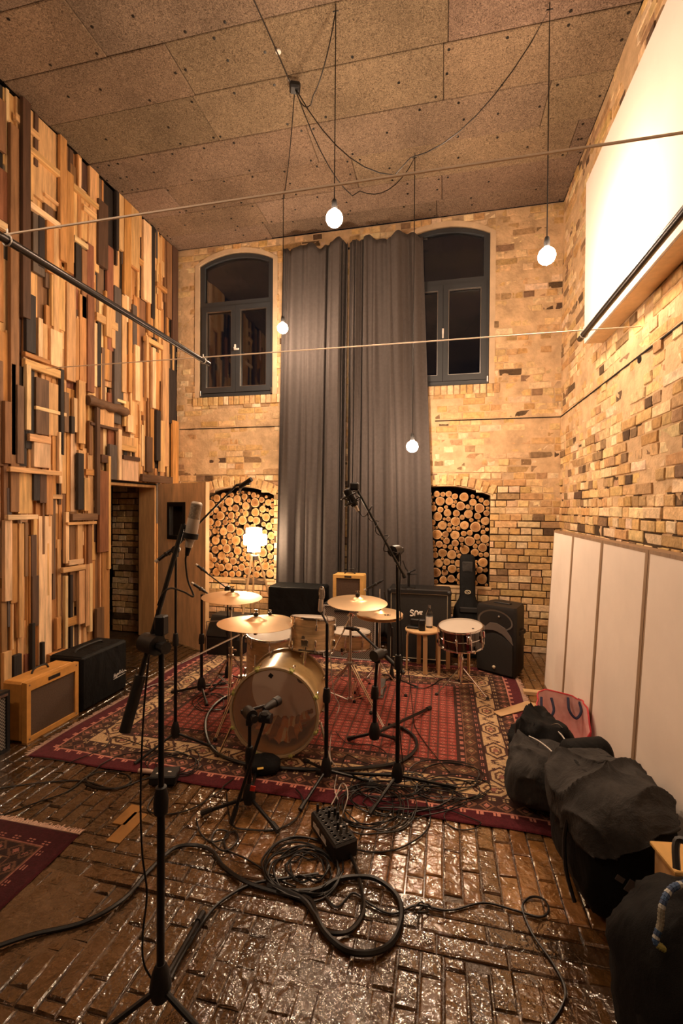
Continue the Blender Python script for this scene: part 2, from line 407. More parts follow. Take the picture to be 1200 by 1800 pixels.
# ---- floor: wood blocks laid like bricks
def paving():
    mb = MB()
    mb.box((-1.1, 1.9, -.0535), (5.4, 7.0, .09), 1)
    def block(x0, x1, y0, y1):
        g = .0028; z = random.uniform(-.003, .001); tx = random.uniform(-.002, .002); ty = random.uniform(-.002, .002); e = .006
        r = random.random(); xc = (x0+x1)/2; yc = (y0+y1)/2
        if r < .62: c = (.150, .070, .022)
        elif r < .84: c = (.115, .056, .020)
        elif r < .96: c = (.075, .040, .018)
        else: c = (.20, .10, .03)
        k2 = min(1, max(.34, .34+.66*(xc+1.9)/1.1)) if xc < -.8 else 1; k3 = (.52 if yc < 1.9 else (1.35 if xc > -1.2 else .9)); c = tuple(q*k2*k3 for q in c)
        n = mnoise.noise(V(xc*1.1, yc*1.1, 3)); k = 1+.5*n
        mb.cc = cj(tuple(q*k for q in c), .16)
        a = [(x0+g, y0+g), (x1-g, y0+g), (x1-g, y1-g), (x0+g, y1-g)]
        J = lambda: random.uniform(-.003, .003)
        b = [(x0+g+e+J(), y0+g+e+J()), (x1-g-e+J(), y0+g+e+J()), (x1-g-e+J(), y1-g-e+J()), (x0+g+e+J(), y1-g-e+J())]
        vs = [(x, y, -.03) for x, y in a]+[(x, y, z-.005) for x, y in a]
        s4 = [(-1, -1), (1, -1), (1, 1), (-1, 1)]
        vs += [(x, y, z+sx*tx+sy*ty) for (x, y), (sx, sy) in zip(b, s4)]
        fs = [(8, 9, 10, 11)]
        for i in range(4):
            j = (i+1) % 4; fs += [(i, j, 4+j, 4+i), (4+i, 4+j, 8+j, 8+i)]
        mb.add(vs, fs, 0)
    bands = [(1.66, 1.895), (1.02, 1.18)]
    w = .079; x = -3.46
    def seg(y0, y1, x):
        y = y0-random.uniform(0, .2)
        while y < y1:
            l = random.choice((.25, .25, .25, .2, .125)); a, b = max(y, y0), min(y+l, y1)
            if b-a > .04: block(x, x+w, a, b)
            y += l
    while x < XR:
        for (a, b) in ((-.9, 1.02), (1.18, 1.66), (1.895, YB)): seg(a, b, x)
        x += w
    for (a, b) in bands:
        n = round((b-a)/w)
        for i in range(n):
            x = -3.46-random.uniform(0, .2)
            while x < XR:
                l = .25; block(x, min(x+l, XR), a+(b-a)*i/n, a+(b-a)*(i+1)/n); x += l
    return mb
def smear():
    mb = MB(); n, m_ = 150, 48; x0, x1, y0, y1 = -3.4, 1.2, .75, 1.93; vs = []
    for j in range(m_+1):
        for i in range(n+1):
            x = x0+(x1-x0)*i/n; y = y0+(y1-y0)*j/m_
            h = mnoise.noise(V(x*1.5, y*3.2, 1.7))+.5*mnoise.noise(V(x*5, y*7, 8))
            b_ = .55*math.exp(-((y-1.52)/.17)**2)-.55
            vs.append((x, y, min(.0035, -.0015+.012*(h+b_))))
    mb.cc = (.062, .036, .019, .3); mb.add(vs, [(j*(n+1)+i, j*(n+1)+i+1, (j+1)*(n+1)+i+1, (j+1)*(n+1)+i) for j in range(m_) for i in range(n)])
    return mb
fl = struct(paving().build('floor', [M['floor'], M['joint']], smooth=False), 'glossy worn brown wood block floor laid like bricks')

smear().build('filler_smears', M['floor'], fl, ang=180)

# ---- brick courses
BR = [((.66, .47, .26), 28), ((.60, .40, .19), 28), ((.54, .335, .15), 16), ((.74, .57, .36), 18), ((.42, .27, .14), 7), ((.25, .16, .09), 2), ((.11, .07, .042), 1)]
def bricks(mb, fn, u0, u1, v0, v1, free, stain, ph=.077):
    v = v0; row = 0
    cs = [c for c, w in BR]; ws = [w for c, w in BR]
    while v < v1-.02:
        h = ph-.010; zc = v+h/2
        header = row % 2 == 1
        u = u0-random.uniform(0, .24)
        while u < u1:
            l = .118 if header or random.random() < .1 else .243
            a, b = max(u, u0), min(u+l-.010, u1); u += l
            if b-a < .03: continue
            for (p, q) in free(zc, a, b):
                if q-p < .03: continue
                uc = (p+q)/2; c = random.choices(cs, ws)[0]; st, fl_ = stain(uc, zc)
                if random.random() < st: c = random.choice(cs[4:]+cs[4:6])
                mb.cc = cj(c, .13)
                d = .011+random.uniform(-.004, .005)+(0 if random.random() > .05 else -.008)
                if random.random() < fl_: d -= .0075
                e = random.uniform(.002, .006); vv = v+random.uniform(-.003, .003); hh = h+random.uniform(-.004, .004)
                j = lambda: random.uniform(-.0025, .0025)
                P = [fn(x, z, -.004) for x, z in ((p, vv), (q, vv), (q, vv+hh), (p, vv+hh))]
                P += [fn(x+j(), z+j(), d-.005) for x, z in ((p, vv), (q, vv), (q, vv+hh), (p, vv+hh))]
                P += [fn(x+j(), z+j(), d+j()) for x, z in ((p+e, vv+e), (q-e, vv+e), (q-e, vv+hh-e), (p+e, vv+hh-e))]
                F = [(8, 9, 10, 11)]
                for i in range(4):
                    k = (i+1) % 4; F += [(i, k, 4+k, 4+i), (4+i, 4+k, 8+k, 8+i)]
                mb.add(P, F, 0)
        v += ph; row += 1

OPEN = [(-3.10, -2.09, 3.0, 4.69, .125), (-.53, .49, 3.0, 4.69, .125), (-3.05, -2.06, .68, 1.74, .11), (-.50, .52, .70, 1.74, .11)]
def back_free(z, a, b):
    iv = [(a, b)]
    for k, (x0, x1, z0, zs, rise) in enumerate(OPEN):
        g = .05 if k < 2 else .0
        if z0-(.10 if k < 2 else 0) < z < zs+rise+g:
            if z < zs: p, q = x0-g, x1+g
            else:
                w = (x1-x0)/2+g; t = min(1, max(0, (zs+rise+g-z)/(rise+g))); p, q = (x0+x1)/2-w*math.sqrt(t), (x0+x1)/2+w*math.sqrt(t)
            n = []
            for (s_, e) in iv:
                if e <= p or s_ >= q: n.append((s_, e))
                else:
                    if s_ < p: n.append((s_, p))
                    if e > q: n.append((q, e))
            iv = n
    return iv
def back_stain(u, z):
    s_ = .02
    if 2.02 < z < 2.22: s_ = .55
    if u > .5 and z > 3.0: s_ = .22
    if z < .7: s_ = .08
    f = 1. if z > 2.0 else 0.
    return s_, f*.75
bfn = lambda u, v, w: (u, YB-w, v)
def back_wall():
    mb = MB()
    bricks(mb, bfn, XL, XR, .0, ZC, back_free, back_stain)
    # mortar mass with openings
    xs = sorted({XL, XR}|{q for o in OPEN for q in o[:2]}); zs = sorted({0, ZC}|{q for o in OPEN for q in (o[2], o[3]+o[4])})
    mb.cc = None
    for i in range(len(xs)-1):
        for j in range(len(zs)-1):
            xc, zc = (xs[i]+xs[i+1])/2, (zs[j]+zs[j+1])/2
            if any(o[0] < xc < o[1] and o[2] < zc < o[3]+o[4] for o in OPEN): continue
            dp = .45 if zc < 2.4 else .07
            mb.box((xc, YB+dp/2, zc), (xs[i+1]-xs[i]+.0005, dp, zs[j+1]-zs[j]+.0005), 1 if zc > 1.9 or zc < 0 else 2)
    for k, (x0, x1, z0, s_, rise) in enumerate(OPEN):
        A = arch(x0, x1, z0, s_, rise)[2:]
        T = s_+rise
        for p, q in zip(A[:-1], A[1:]):
            mb.prism([p, q, (q[0], T+.001), (p[0], T+.001)], 0, .45 if k > 1 else .07, lambda u, v, w: (u, YB+w, v), 1)
    # soldier courses under the windows
    for (x0, x1, z0, s_, rise) in OPEN[:2]:
        u = x0-.08
        while u < x1+.1:
            mb.cc = cj(random.choice([c for c, w in BR[:4]]), .1); mb.box((u+.03, YB-.006, z0-.055), (.062, .028, .105), 0, ch=.004); u += .072
    # soldier arch bricks above the niches
    for (x0, x1, z0, s_, rise) in OPEN[2:]:
        A = arch(x0-.02, x1+.02, z0, s_+.005, rise, 20)[2:]
        w = (x1-x0)/2; R = (w*w+rise*rise)/(2*rise); cx = (x0+x1)/2; cz = s_+rise-R
        n = 15; th = math.asin(w/R)*1.05
        for i in range(n):
            a = -th+2*th*(i+.5)/n
            mb.cc = cj(random.choice([c for c, w_ in BR[:3]]), .1)
            mb.box((cx+(R+.07)*math.sin(a), YB-.007, cz+(R+.07)*math.cos(a)), (.058, .034, .115), 0, Matrix.Rotation(a, 3, 'Y'), ch=.004)
    mb.cc = (.015, .01, .008, 0)
    for a, b in ((XL, -1.9), (-.1, XR)):
        mb.box(((a+b)/2, YB-.0105, 2.598), (b-a, .008, .010), 0)
    return mb
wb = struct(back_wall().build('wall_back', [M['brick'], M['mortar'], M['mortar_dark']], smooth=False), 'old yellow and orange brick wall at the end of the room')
def mortar_skin(fn, u0, u1, v0, v1, bias, hole, seed, step=.035):
    n, m_ = int((u1-u0)/step), int((v1-v0)/step); vs = []; ok = []
    for j in range(m_+1):
        for i in range(n+1):
            u = u0+(u1-u0)*i/n; v = v0+(v1-v0)*j/m_
            h = mnoise.noise(V(u*2.1, v*3.4, seed))+.6*mnoise.noise(V(u*7, v*13, seed+3))+.35*mnoise.noise(V(u*19, v*25, seed+5))
            vs.append(fn(u, v, min(.017, .0085+.012*(h+bias(u, v)))))
            ok.append(not hole(u, v))
    F = []
    for j in range(m_):
        for i in range(n):
            q = (j*(n+1)+i, j*(n+1)+i+1, (j+1)*(n+1)+i+1, (j+1)*(n+1)+i)
            if all(ok[k] for k in q): F.append(q)
    return MB().add(vs, F)
def bhole(u, v):
    for k, (x0, x1, z0, s_, rise) in enumerate(OPEN):
        g = .055 if k < 2 else .09
        if x0-g < u < x1+g and z0-(.12 if k < 2 else .0) < v < s_+rise+g+.05: return True
    return False
mortar_skin(bfn, XL+.002, XR-.002, 1.2, ZC-.01, lambda u, v: (-.26 if v > 2.1 else -.26-.9*(2.1-v))+(.15 if u < -1.9 else 0), bhole, 2).build('mortar_smears', M['render'], wb, ang=180)
# plaster bands round the windows
for k in range(2):
    x0, x1, z0, s_, rise = OPEN[k]
    A = arch(x0, x1, z0, s_, rise); B = arch(x0-.06, x1+.06, z0, s_+.01, rise+.05)
    B[0] = (x0-.06, z0); B[1] = (x1+.06, z0)
    mb = MB().ring(B, A, -.012, .068, lambda u, v, w: (u, YB+w, v))
    struct(mb.build('trim_1' if k == 0 else 'trim_2', M['plaster'], smooth=False), 'smooth plaster band round an arched window')

# ---- right wall
def right_stain(u, z):
    s_ = .05
    if z > 3.2: s_ = .16
    if 1.9 < z < 2.15: s_ = .18
    if z > 1.5 and mnoise.noise(V(u*1.3, z*1.3, 9)) > .3: s_ += .08
    return s_, .7 if z > 2.2 else .1
mb = MB(); rfn = lambda u, v, w: (XR-w, u, v)
bricks(mb, rfn, .3, YB, 0., ZC, lambda z, a, b: [(a, b)], right_stain)
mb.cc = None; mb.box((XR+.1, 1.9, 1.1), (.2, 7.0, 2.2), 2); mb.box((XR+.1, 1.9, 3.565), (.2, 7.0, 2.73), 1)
mb.cc = (.015, .01, .008, 0); mb.box((XR-.0105, 2.85, 2.598), (.008, 5.1, .010), 0)
h = at(1127, 631, X=XR); mb.lathe([(.0, .014), (.028, .014), (.028, .004)], (XR, h.y, h.z), (-1, 0, 0), 12)
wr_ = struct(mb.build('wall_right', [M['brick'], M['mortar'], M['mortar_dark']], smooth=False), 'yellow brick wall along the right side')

mortar_skin(rfn, .4, YB-.002, 1.3, ZC-.01, lambda u, v: -.36 if v > 2.0 else -.36-.9*(2.0-v), lambda u, v: False, 5, .04).build('mortar_smears', M['render'], wr_, ang=180)
# ---- ceiling boards
mb = MB(); y = YB-.25; row = 0
ys = [YF, -1.2, -.78, -.36, .06, .48, .90, 1.32, 1.74, 2.16, 2.55, 2.968, 3.393, 3.86, 4.30, 4.727, 5.1, YB]
for j in range(len(ys)-1):
    x = XL-random.uniform(0, 1.8)
    while x < XR:
        a, b = max(x, XL), min(x+2., XR); x += 2.
        if b-a < .02: continue
        k = random.uniform(.82, 1.12); mb.cc = (k, k*random.uniform(.95, 1.02), k*random.uniform(.9, 1.02), random.random())
        dz = random.uniform(0, .010); g = .002
        mb.box(((a+b)/2, (ys[j]+ys[j+1])/2, ZC+.03-dz+.005), (b-a-2*g, ys[j+1]-ys[j]-2*g, .05), 0, ch=.005)
        n = max(1, int((b-a)/.33))
        for i in range(n+1):
            for t in (.1, .5, .9):
                if random.random() < .38:
                    mb.cc = (.1, .1, .1, 0); px = a+.05+(b-a-.1)*i/n+random.uniform(-.03, .03)
                    mb.lathe([(.011, .0), (.011, .004), (0, .005)], (px, ys[j]+t*(ys[j+1]-ys[j]), ZC+.011-dz), (0, 0, -1), 8, 1)
mb.cc = (.2, .2, .2, 0); mb.box((-1.1, 1.9, ZC+.12), (5.0, 7.1, .1), 0)
struct(mb.build('ceiling', [M['ceiling'], M['black']], smooth=False), 'ceiling of brown wood wool boards with screws')

# ---- front wall behind the viewer, plain plaster
struct(MB().box((-1.1, YF-.05, ZC/2), (5.0, .1, ZC)).build('wall_front', M['mortar_dark'], smooth=False), 'plain wall behind the viewer')

# ---- left wall: backing with doorway, clad in scrap timber
DY0, DY1, DZ = 4.17, 4.95, 1.82
mb = MB(); XB = XL-.05
mb.box((XB-.10, (YF+DY0)/2, ZC/2), (.2, DY0-YF, ZC)); mb.box((XB-.10, (DY1+YB)/2, ZC/2), (.2, YB-DY1, ZC)); mb.box((XB-.10, (DY0+DY1)/2, (ZC+DZ)/2), (.2, DY1-DY0, ZC-DZ))
wl = struct(mb.build('wall_left', M['near_black'], smooth=False), 'wall on the left clad in reclaimed timber scraps')
def dooror(y0, y1, z0, z1): return y1 > DY0-.03 and y0 < DY1+.03 and z0 < DZ+.04
lat = MB(); hor = MB()
def board(mb, y0, y1, z0, z1, d, col, th=.028, tilt=0.):
    z1 = min(z1, ZC-.01); z0 = max(z0, .02); y1 = min(y1, YB-.03)
    if z1-z0 < .02 or y1-y0 < .008: return
    if dooror(y0, y1, z0, z1):
        if (y0+y1)/2 < DY0: y1 = min(y1, DY0-.03)
        elif (y0+y1)/2 > DY1: y0 = max(y0, DY1+.03)
        else: z0 = DZ+.05
        if z1-z0 < .02 or y1-y0 < .008: return
    mb.cc = cj(PAL[col], .14)
    mb.box((XB+d-th/2, (y0+y1)/2, (z0+z1)/2), (th, y1-y0, z1-z0), 0, Matrix.Rotation(tilt, 3, 'X') if tilt else None, ch=.0025)
def rcol(): return random.choices(['lt', 'pale', 'or', 'br', 'rd', 'dk', 'bk', 'gy', 'brk'], [36, 12, 24, 11, 5, 6, 5, 4, 3])[0]
y = .9
while y < YB:
    w = random.uniform(.06, .15); z = random.uniform(-.8, 0)
    while z < ZC:
        l = random.uniform(.5, 2.2); board(lat, y, y+w-.003, z, z+l-.004, random.uniform(.026, .042), rcol()); z += l
    y += w
for i in range(430):
    y = random.uniform(.9, YB); w = random.choice((.022, .03, .04, .05, .07, .09)); z = random.uniform(0, ZC-.2); l = random.uniform(.25, 1.15)
    board(lat, y, y+w, z, z+l, random.uniform(.045, .075), rcol(), .03, random.uniform(-.012, .012))
for i in range(34):
    y = random.uniform(1.2, YB-.3); z = random.uniform(.3, ZC-.2); l = random.uniform(.12, .34)
    board(hor, y, y+l, z, z+random.choice((.03, .04, .06, .08)), random.uniform(.075, .095), rcol(), .035)
def WBd(xa, xb, yt, yb_, col, d=.085, th=.035):
    a = at(xa, (yt+yb_)/2, X=XL).y; b = at(xb, (yt+yb_)/2, X=XL).y; xc = (xa+xb)/2
    board(lat, a, b, at(xc, yb_, X=XL).z, at(xc, yt, X=XL).z, d, col, th)
def HBd(xa, ya, xb, hpx, col, d=.1, th=.04):
    p = at(xa, ya, X=XL); q = at(xa, ya+hpx, X=XL); b = at(xb, ya, X=XL).y
    board(hor, p.y, b, q.z, p.z, d, col, th)
for a in [(30, 44, 166, 560, 'dk', .11), (13, 28, 222, 900, 'br'), (46, 98, 210, 352, 'lt', .06), (98, 110, 238, 460, 'or', .1), (45, 53, 262, 352, 'lt'), (55, 76, 380, 482, 'gy', .07), (64, 74, 370, 470, 'bk', .078),
          (110, 122, 305, 480, 'or', .1), (124, 165, 335, 420, 'lt', .06), (166, 183, 356, 470, 'dk', .1), (200, 204, 336, 440, 'bk'), (205, 213, 342, 440, 'lt'), (214, 226, 352, 520, 'or'), (226, 240, 362, 470, 'lt'),
          (248, 262, 392, 530, 'pale'), (263, 268, 398, 560, 'bk'), (268, 288, 415, 480, 'lt', .06), (290, 298, 428, 560, 'br'), (300, 309, 434, 600, 'dk'), (76, 88, 382, 480, 'or', .09), (89, 99, 392, 600, 'lt'),
          (128, 138, 430, 500, 'bk'), (139, 148, 440, 560, 'br'), (148, 160, 430, 600, 'rd'), (38, 55, 518, 620, 'bk', .1), (62, 70, 560, 628, 'pale'), (70, 78, 570, 640, 'lt'), (86, 110, 480, 578, 'lt', .08), (83, 104, 582, 645, 'pale', .09),
          (112, 128, 500, 670, 'lt'), (128, 134, 560, 670, 'or'), (135, 147, 520, 672, 'or'), (147, 159, 522, 690, 'rd', .1), (160, 166, 568, 680, 'pale'), (180, 190, 540, 593, 'lt', .1), (192, 198, 545, 612, 'lt'), (197, 209, 505, 745, 'gy', .08),
          (210, 218, 520, 690, 'lt'), (222, 228, 560, 690, 'or'), (230, 238, 608, 705, 'pale', .11), (250, 254, 592, 700, 'lt', .11), (262, 268, 612, 718, 'pale', .1), (270, 276, 620, 720, 'or'), (281, 292, 600, 820, 'lt', .09), (293, 306, 650, 745, 'bk', .08), (298, 308, 740, 850, 'or', .1),
          (36, 44, 642, 756, 'pale', .115), (46, 58, 662, 762, 'bk', .07), (57, 80, 666, 764, 'brk', .09), (80, 98, 674, 766, 'lt', .08), (99, 105, 650, 800, 'bk', .1), (53, 82, 776, 822, 'pale', .09), (22, 34, 678, 815, 'brk', .1), (0, 12, 706, 815, 'br', .1), (14, 22, 640, 800, 'lt'),
          (108, 116, 690, 760, 'brk'), (118, 124, 732, 762, 'bk', .1), (125, 131, 700, 760, 'pale'), (131, 143, 670, 780, 'lt', .1), (96, 102, 760, 850, 'pale', .1), (165, 195, 712, 750, 'lt', .09), (200, 206, 755, 848, 'pale', .11), (208, 237, 803, 848, 'pale', .1), (187, 203, 782, 850, 'gy', .09),
          (209, 232, 768, 790, 'lt', .08), (218, 228, 730, 760, 'pale', .1), (214, 222, 705, 750, 'lt'), (252, 262, 768, 830, 'dk', .1), (268, 275, 722, 810, 'bk', .11), (276, 284, 740, 830, 'lt', .1), (130, 140, 797, 896, 'bk', .1), (141, 150, 840, 898, 'lt', .1), (160, 166, 716, 905, 'dk', .12), (152, 158, 740, 800, 'br'), (168, 184, 828, 970, 'rd', .1), (184, 188, 802, 1000, 'lt', .1),
          (27, 52, 832, 903, 'lt', .08), (51, 62, 832, 880, 'bk', .1), (62, 74, 832, 884, 'dk', .1), (75, 87, 836, 905, 'or', .09), (65, 88, 907, 1165, 'pale', .07), (0, 13, 914, 1056, 'pale', .1), (14, 26, 920, 1060, 'or', .08), (27, 36, 920, 1120, 'lt', .09), (38, 44, 918, 1013, 'br'), (50, 60, 940, 1060, 'dk', .08), (50, 62, 1012, 1100, 'dk', .09),
          (116, 128, 924, 985, 'gy', .07), (108, 114, 900, 990, 'pale', .1), (129, 138, 922, 985, 'lt', .1), (150, 157, 922, 1000, 'br'), (107, 112, 1012, 1146, 'pale', .1), (130, 140, 1002, 1096, 'lt', .11), (119, 124, 1010, 1140, 'bk', .08), (143, 150, 992, 1100, 'lt', .1), (152, 157, 990, 1110, 'pale', .09), (163, 176, 1068, 1135, 'brk', .1), (177, 190, 850, 1130, 'or', .07), (191, 196, 852, 1120, 'pale', .1),
          (48, 54, 1095, 1180, 'bk', .1), (66, 71, 1128, 1170, 'bk', .1), (0, 14, 1145, 1215, 'lt', .09), (16, 30, 1150, 1210, 'bk', .1), (92, 100, 1085, 1140, 'or', .1)]:
    WBd(*a)
for a in [(43, 254, 98, 12, 'lt'), (42, 352, 100, 11, 'pale'), (122, 322, 168, 10, 'lt'), (124, 414, 148, 9, 'pale'), (36, 618, 80, 8, 'or'), (36, 630, 99, 15, 'lt'), (44, 762, 82, 13, 'lt'), (0, 820, 93, 9, 'lt', .15), (153, 742, 203, 5, 'dk'), (207, 780, 233, 11, 'lt'),
          (240, 833, 294, 13, 'dk', .13), (250, 590, 281, 9, 'lt'), (0, 905, 54, 9, 'pale', .13), (12, 912, 68, 4, 'lt'), (117, 903, 162, 12, 'brk', .12), (108, 918, 160, 5, 'lt', .12), (100, 998, 140, 9, 'lt', .12), (112, 985, 138, 9, 'pale', .11), (78, 1150, 108, 22, 'or', .11), (208, 800, 237, 7, 'dk', .12), (270, 495, 288, 8, 'or')]:
    HBd(*a)
lat.build('timber_scrap_cladding', M['plank'], wl, smooth=False); hor.build('horizontal_scrap_cladding', M['plank_h'], wl, smooth=False)
# rough half log fixed across the boards
p = at(146, 700, X=XL); q = at(215, 700, X=XL)
mb = MB(); mb.cc = cj(PAL['brk']); n = 12
mb.tube([(XL+.05+.01*math.sin(i), p.y+(q.y-p.y)*i/(n-1), p.z-.02+.008*math.sin(i*1.7)) for i in range(n)], [.048+.006*math.sin(i*2.3) for i in range(n)], 10)
mb.build('half_log', M['plank_h'], wl)

# ---- doorway liner and leaf
mb = MB()
xc = XB-.08; wd = .22
mb.box((xc, DY0-.012, DZ/2), (wd, .03, DZ), ch=.003); mb.box((xc, DY1+.012, DZ/2), (wd, .03, DZ), ch=.003); mb.box((xc, (DY0+DY1)/2, DZ+.012), (wd, DY1-DY0+.05, .03), ch=.003)
dr = struct(mb.build('door_1', M['wood'], smooth=False), 'plywood door standing open beside the log niche')
hp, fp = V(XL+.06, DY1-.02, 0), V(-2.515, 4.53, 0)
du = (fp-hp); dl = du.length; du.normalize(); dn = V(-du.y, du.x, 0)
dfn = lambda u, v, w: tuple(hp+du*u+dn*w+V(0, 0, v))
A = [(0.0, .015), (dl, .015), (dl, 1.86), (0, 1.86)]; wx0, wx1, wz0, wz1 = .24*dl, .60*dl, 1.22, 1.63
B = [(wx0, wz0), (wx1, wz0), (wx1, wz1), (wx0, wz1)]
leaf = MB().ring(A, B, -.02, .02, dfn).build('door_leaf', M['ply'], dr, smooth=False)
C_ = [(wx0+.035, wz0+.035), (wx1-.035, wz0+.035), (wx1-.035, wz1-.035), (wx0+.035, wz1-.035)]
Bo = [(wx0-.012, wz0-.012), (wx1+.012, wz0-.012), (wx1+.012, wz1+.012), (wx0-.012, wz1+.012)]
MB().ring(Bo, C_, -.03, .03, dfn).build('window_surround', M['black_plastic'], leaf, smooth=False)
MB().prism(C_, -.004, .004, dfn).build('pane', M['glass'], leaf, smooth=False)
MB().ring([(dl-.002, .015), (dl+.022, .015), (dl+.022, 1.86), (dl-.002, 1.86)], [(dl-.001, .3), (dl+.001, .3), (dl+.001, .31), (dl-.001, .31)], -.024, .024, dfn).build('edge_strip', M['birch'], leaf, smooth=False)

# ---- the little room beyond the doorway
mb = MB(); yb = 5.06; P0 = -4.12
bricks(mb, lambda u, v, w: (u, yb-w, v), P0, XB-.2, 0, 1.95, lambda z, a, b: [(a, b)], lambda u, z: (.12, .2))
mb.cc = None; mb.box(((P0+XB-.2)/2, yb+.11, 1.2), (XB-.2-P0, .2, 2.4), 1)
struct(mb.build('wall_side_room', [M['brick'], M['mortar_dark']], smooth=False), 'brick pier seen through the open doorway')
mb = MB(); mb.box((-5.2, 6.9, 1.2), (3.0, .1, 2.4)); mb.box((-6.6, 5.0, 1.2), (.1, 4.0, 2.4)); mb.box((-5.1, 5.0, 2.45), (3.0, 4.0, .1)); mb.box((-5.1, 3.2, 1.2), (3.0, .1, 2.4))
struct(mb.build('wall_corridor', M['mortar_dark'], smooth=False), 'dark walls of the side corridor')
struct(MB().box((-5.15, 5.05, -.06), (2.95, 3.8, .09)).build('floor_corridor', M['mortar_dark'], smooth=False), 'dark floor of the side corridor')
# ladder leaning in the side room
lp = V(-4.45, 5.35, 0); th = thing('ladder', 'old wooden ladder in the dark room behind the open doorway', 'ladder', lp)
for s_ in (-.19, .19):
    MB().tube([lp+V(s_*.95, -.12, .016), lp+V(s_*.8, .30, 1.5)], .022, 6).build('rail', M['slat_d'], th)
for i in range(5):
    t = (i+.7)/5.4; MB().tube([lp+V(-.19*(.95-.15*t), -.12+.42*t, 1.5*t), lp+V(.19*(.95-.15*t), -.12+.42*t, 1.5*t)], .017, 6).build('rung', M['slat_d'], th)

# ---- windows
def window(k, name):
    x0, x1, z0, s_, rise = OPEN[k]; e = .004
    x0 += e; x1 -= e; z0 += e
    fnw = lambda u, v, w: (u, YB+.015+w, v)
    fw_ = .062; zt = 4.19; mid = (x0+x1)/2
    O = arch(x0, x1, z0, s_, rise-.004)
    I = arch(x0+fw_, x1-fw_, zt+.03, s_-.015, rise-.035)
    mb = MB()
    # outer frame: lower rectangle + arched upper light
    up_o = arch(x0, x1, zt-.03, s_, rise-.004)
    mb.ring(up_o, I, 0, .075, fnw)
    mb.ring([(x0, z0), (x1, z0), (x1, zt-.03), (x0, zt-.03)], [(x0+.03, z0+.05), (x1-.03, z0+.05), (x1-.03, zt-.031), (x0+.03, zt-.031)], 0, .075, fnw)
    o = struct(mb.build(name, M['frame'], smooth=False), 'arched window with dark blue grey frame, ' + ('left of the curtain' if k == 0 else 'right of the curtain'))
    for a, b in ((x0+.03, mid-.002), (mid+.002, x1-.03)):
        R_ = [(a, z0+.052), (b, z0+.052), (b, zt-.034), (a, zt-.034)]; t = .058
        R2 = [(a+t, z0+.052+t+.01), (b-t, z0+.052+t+.01), (b-t, zt-.034-t), (a+t, zt-.034-t)]
        c = MB().ring(R_, R2, -.016, .055, fnw).build('casement', M['frame'], o, smooth=False)
        MB().prism(R2, .018, .026, fnw).build('pane', M['glass'], c, smooth=False)
        bd = [(R2[0][0], R2[0][1]), (R2[1][0], R2[1][1]), (R2[2][0], R2[2][1]), (R2[3][0], R2[3][1])]
        bi = [(bd[0][0]+.007, bd[0][1]+.007), (bd[1][0]-.007, bd[1][1]+.007), (bd[2][0]-.007, bd[2][1]-.007), (bd[3][0]+.007, bd[3][1]-.007)]
        MB().ring(bd, bi, -.006, .017, fnw).build('bead', M['steel'], c, smooth=False)
    MB().prism(I, .03, .038, fnw).build('arched_pane', M['glass'], o, smooth=False)
    MB().box((mid, YB-.012, z0+.62), (.022, .014, .06), ch=.003).box((mid, YB-.034, z0+.60), (.016, .014, .012)).box((mid+(.03 if k == 0 else 0), YB-.036, z0+.58), (.018 if k else .07, .014, .10 if k else .022), ch=.004).build('window_handle', M['white'], o)
    for xx in (x0+.012, x1-.012): MB().box((xx, YB+.006, z0+.05), (.018, .03, .07), ch=.004).build('hinge', M['steel'], o)
window(0, 'window_1'); window(1, 'window_2')

# ---- curtains
def curtain(xt0, xt1, xb0, xb1, seed, label, dense):
    rn = random.Random(seed); n = 260; mrow = 60; zb = .10
    pl = []
    for k in range(11):
        pl.append((rn.uniform(0, 1), rn.uniform(.012, .045), rn.uniform(-.075, -.03), rn.uniform(-.05, .05), rn.uniform(0, 6)))
    for k in range(5): pl.append((dense+(rn.uniform(-.11, 0) if dense > .5 else rn.uniform(0, .11)), rn.uniform(.008, .016), rn.uniform(-.085, -.05), rn.uniform(-.01, .01), rn.uniform(0, 6)))
    vs = []
    for j in range(mrow+1):
        t = j/mrow
        for i in range(n+1):
            s_ = i/n
            d = .030*math.sin(s_*10+seed+.6*t)+.022*math.sin(s_*24+1.5*math.sin(s_*6)+seed*2+.5*t)+.012*math.sin(s_*47+2*math.sin(s_*9)+t)
            for (c, w, a, dr, p) in pl:
                x = (s_-c-dr*(t-.5)-.006*math.sin(3*t+p))/w
                if abs(x) < 4: d -= a*math.exp(-x*x)*(.65+.35*math.sin(2.2*t+p))-.3*a*math.exp(-(x/2.2)**2)
            d = max(-.10, min(.10, d))
            top = 4.685+.03*math.sin(13*s_+seed)+.018*math.sin(31*s_)+.25*d
            x = (xt0+(xt1-xt0)*s_)*(1-t)+(xb0+(xb1-xb0)*s_)*t+.006*math.sin(s_*30+2*t)
            vs.append((x, 5.215+d, top+(zb-top)*t))
    F = [(j*(n+1)+i, j*(n+1)+i+1, (j+1)*(n+1)+i+1, (j+1)*(n+1)+i) for j in range(mrow) for i in range(n)]
    mb = MB(); mb.add(vs, F)
    o = mb.build('curtain', M['curtain'], origin=((xb0+xb1)/2, 5.215, zb), ang=180)
    sm = o.modifiers.new('thickness', 'SOLIDIFY'); sm.thickness = .004
    tag(o, label, 'curtain', 'pair of tall charcoal curtains')
curtain(-1.90, -1.10, -1.985, -1.12, 3, 'tall charcoal curtain hanging left of the central gap, beside the left window', 1.)
curtain(-1.08, -.245, -1.10, -.065, 11, 'tall charcoal curtain hanging right of the central gap, covering half the right window', 0.)
t_ = MB().tube([(-1.9, 5.32, 4.66), (-.2, 5.32, 4.66)], .012, 8)
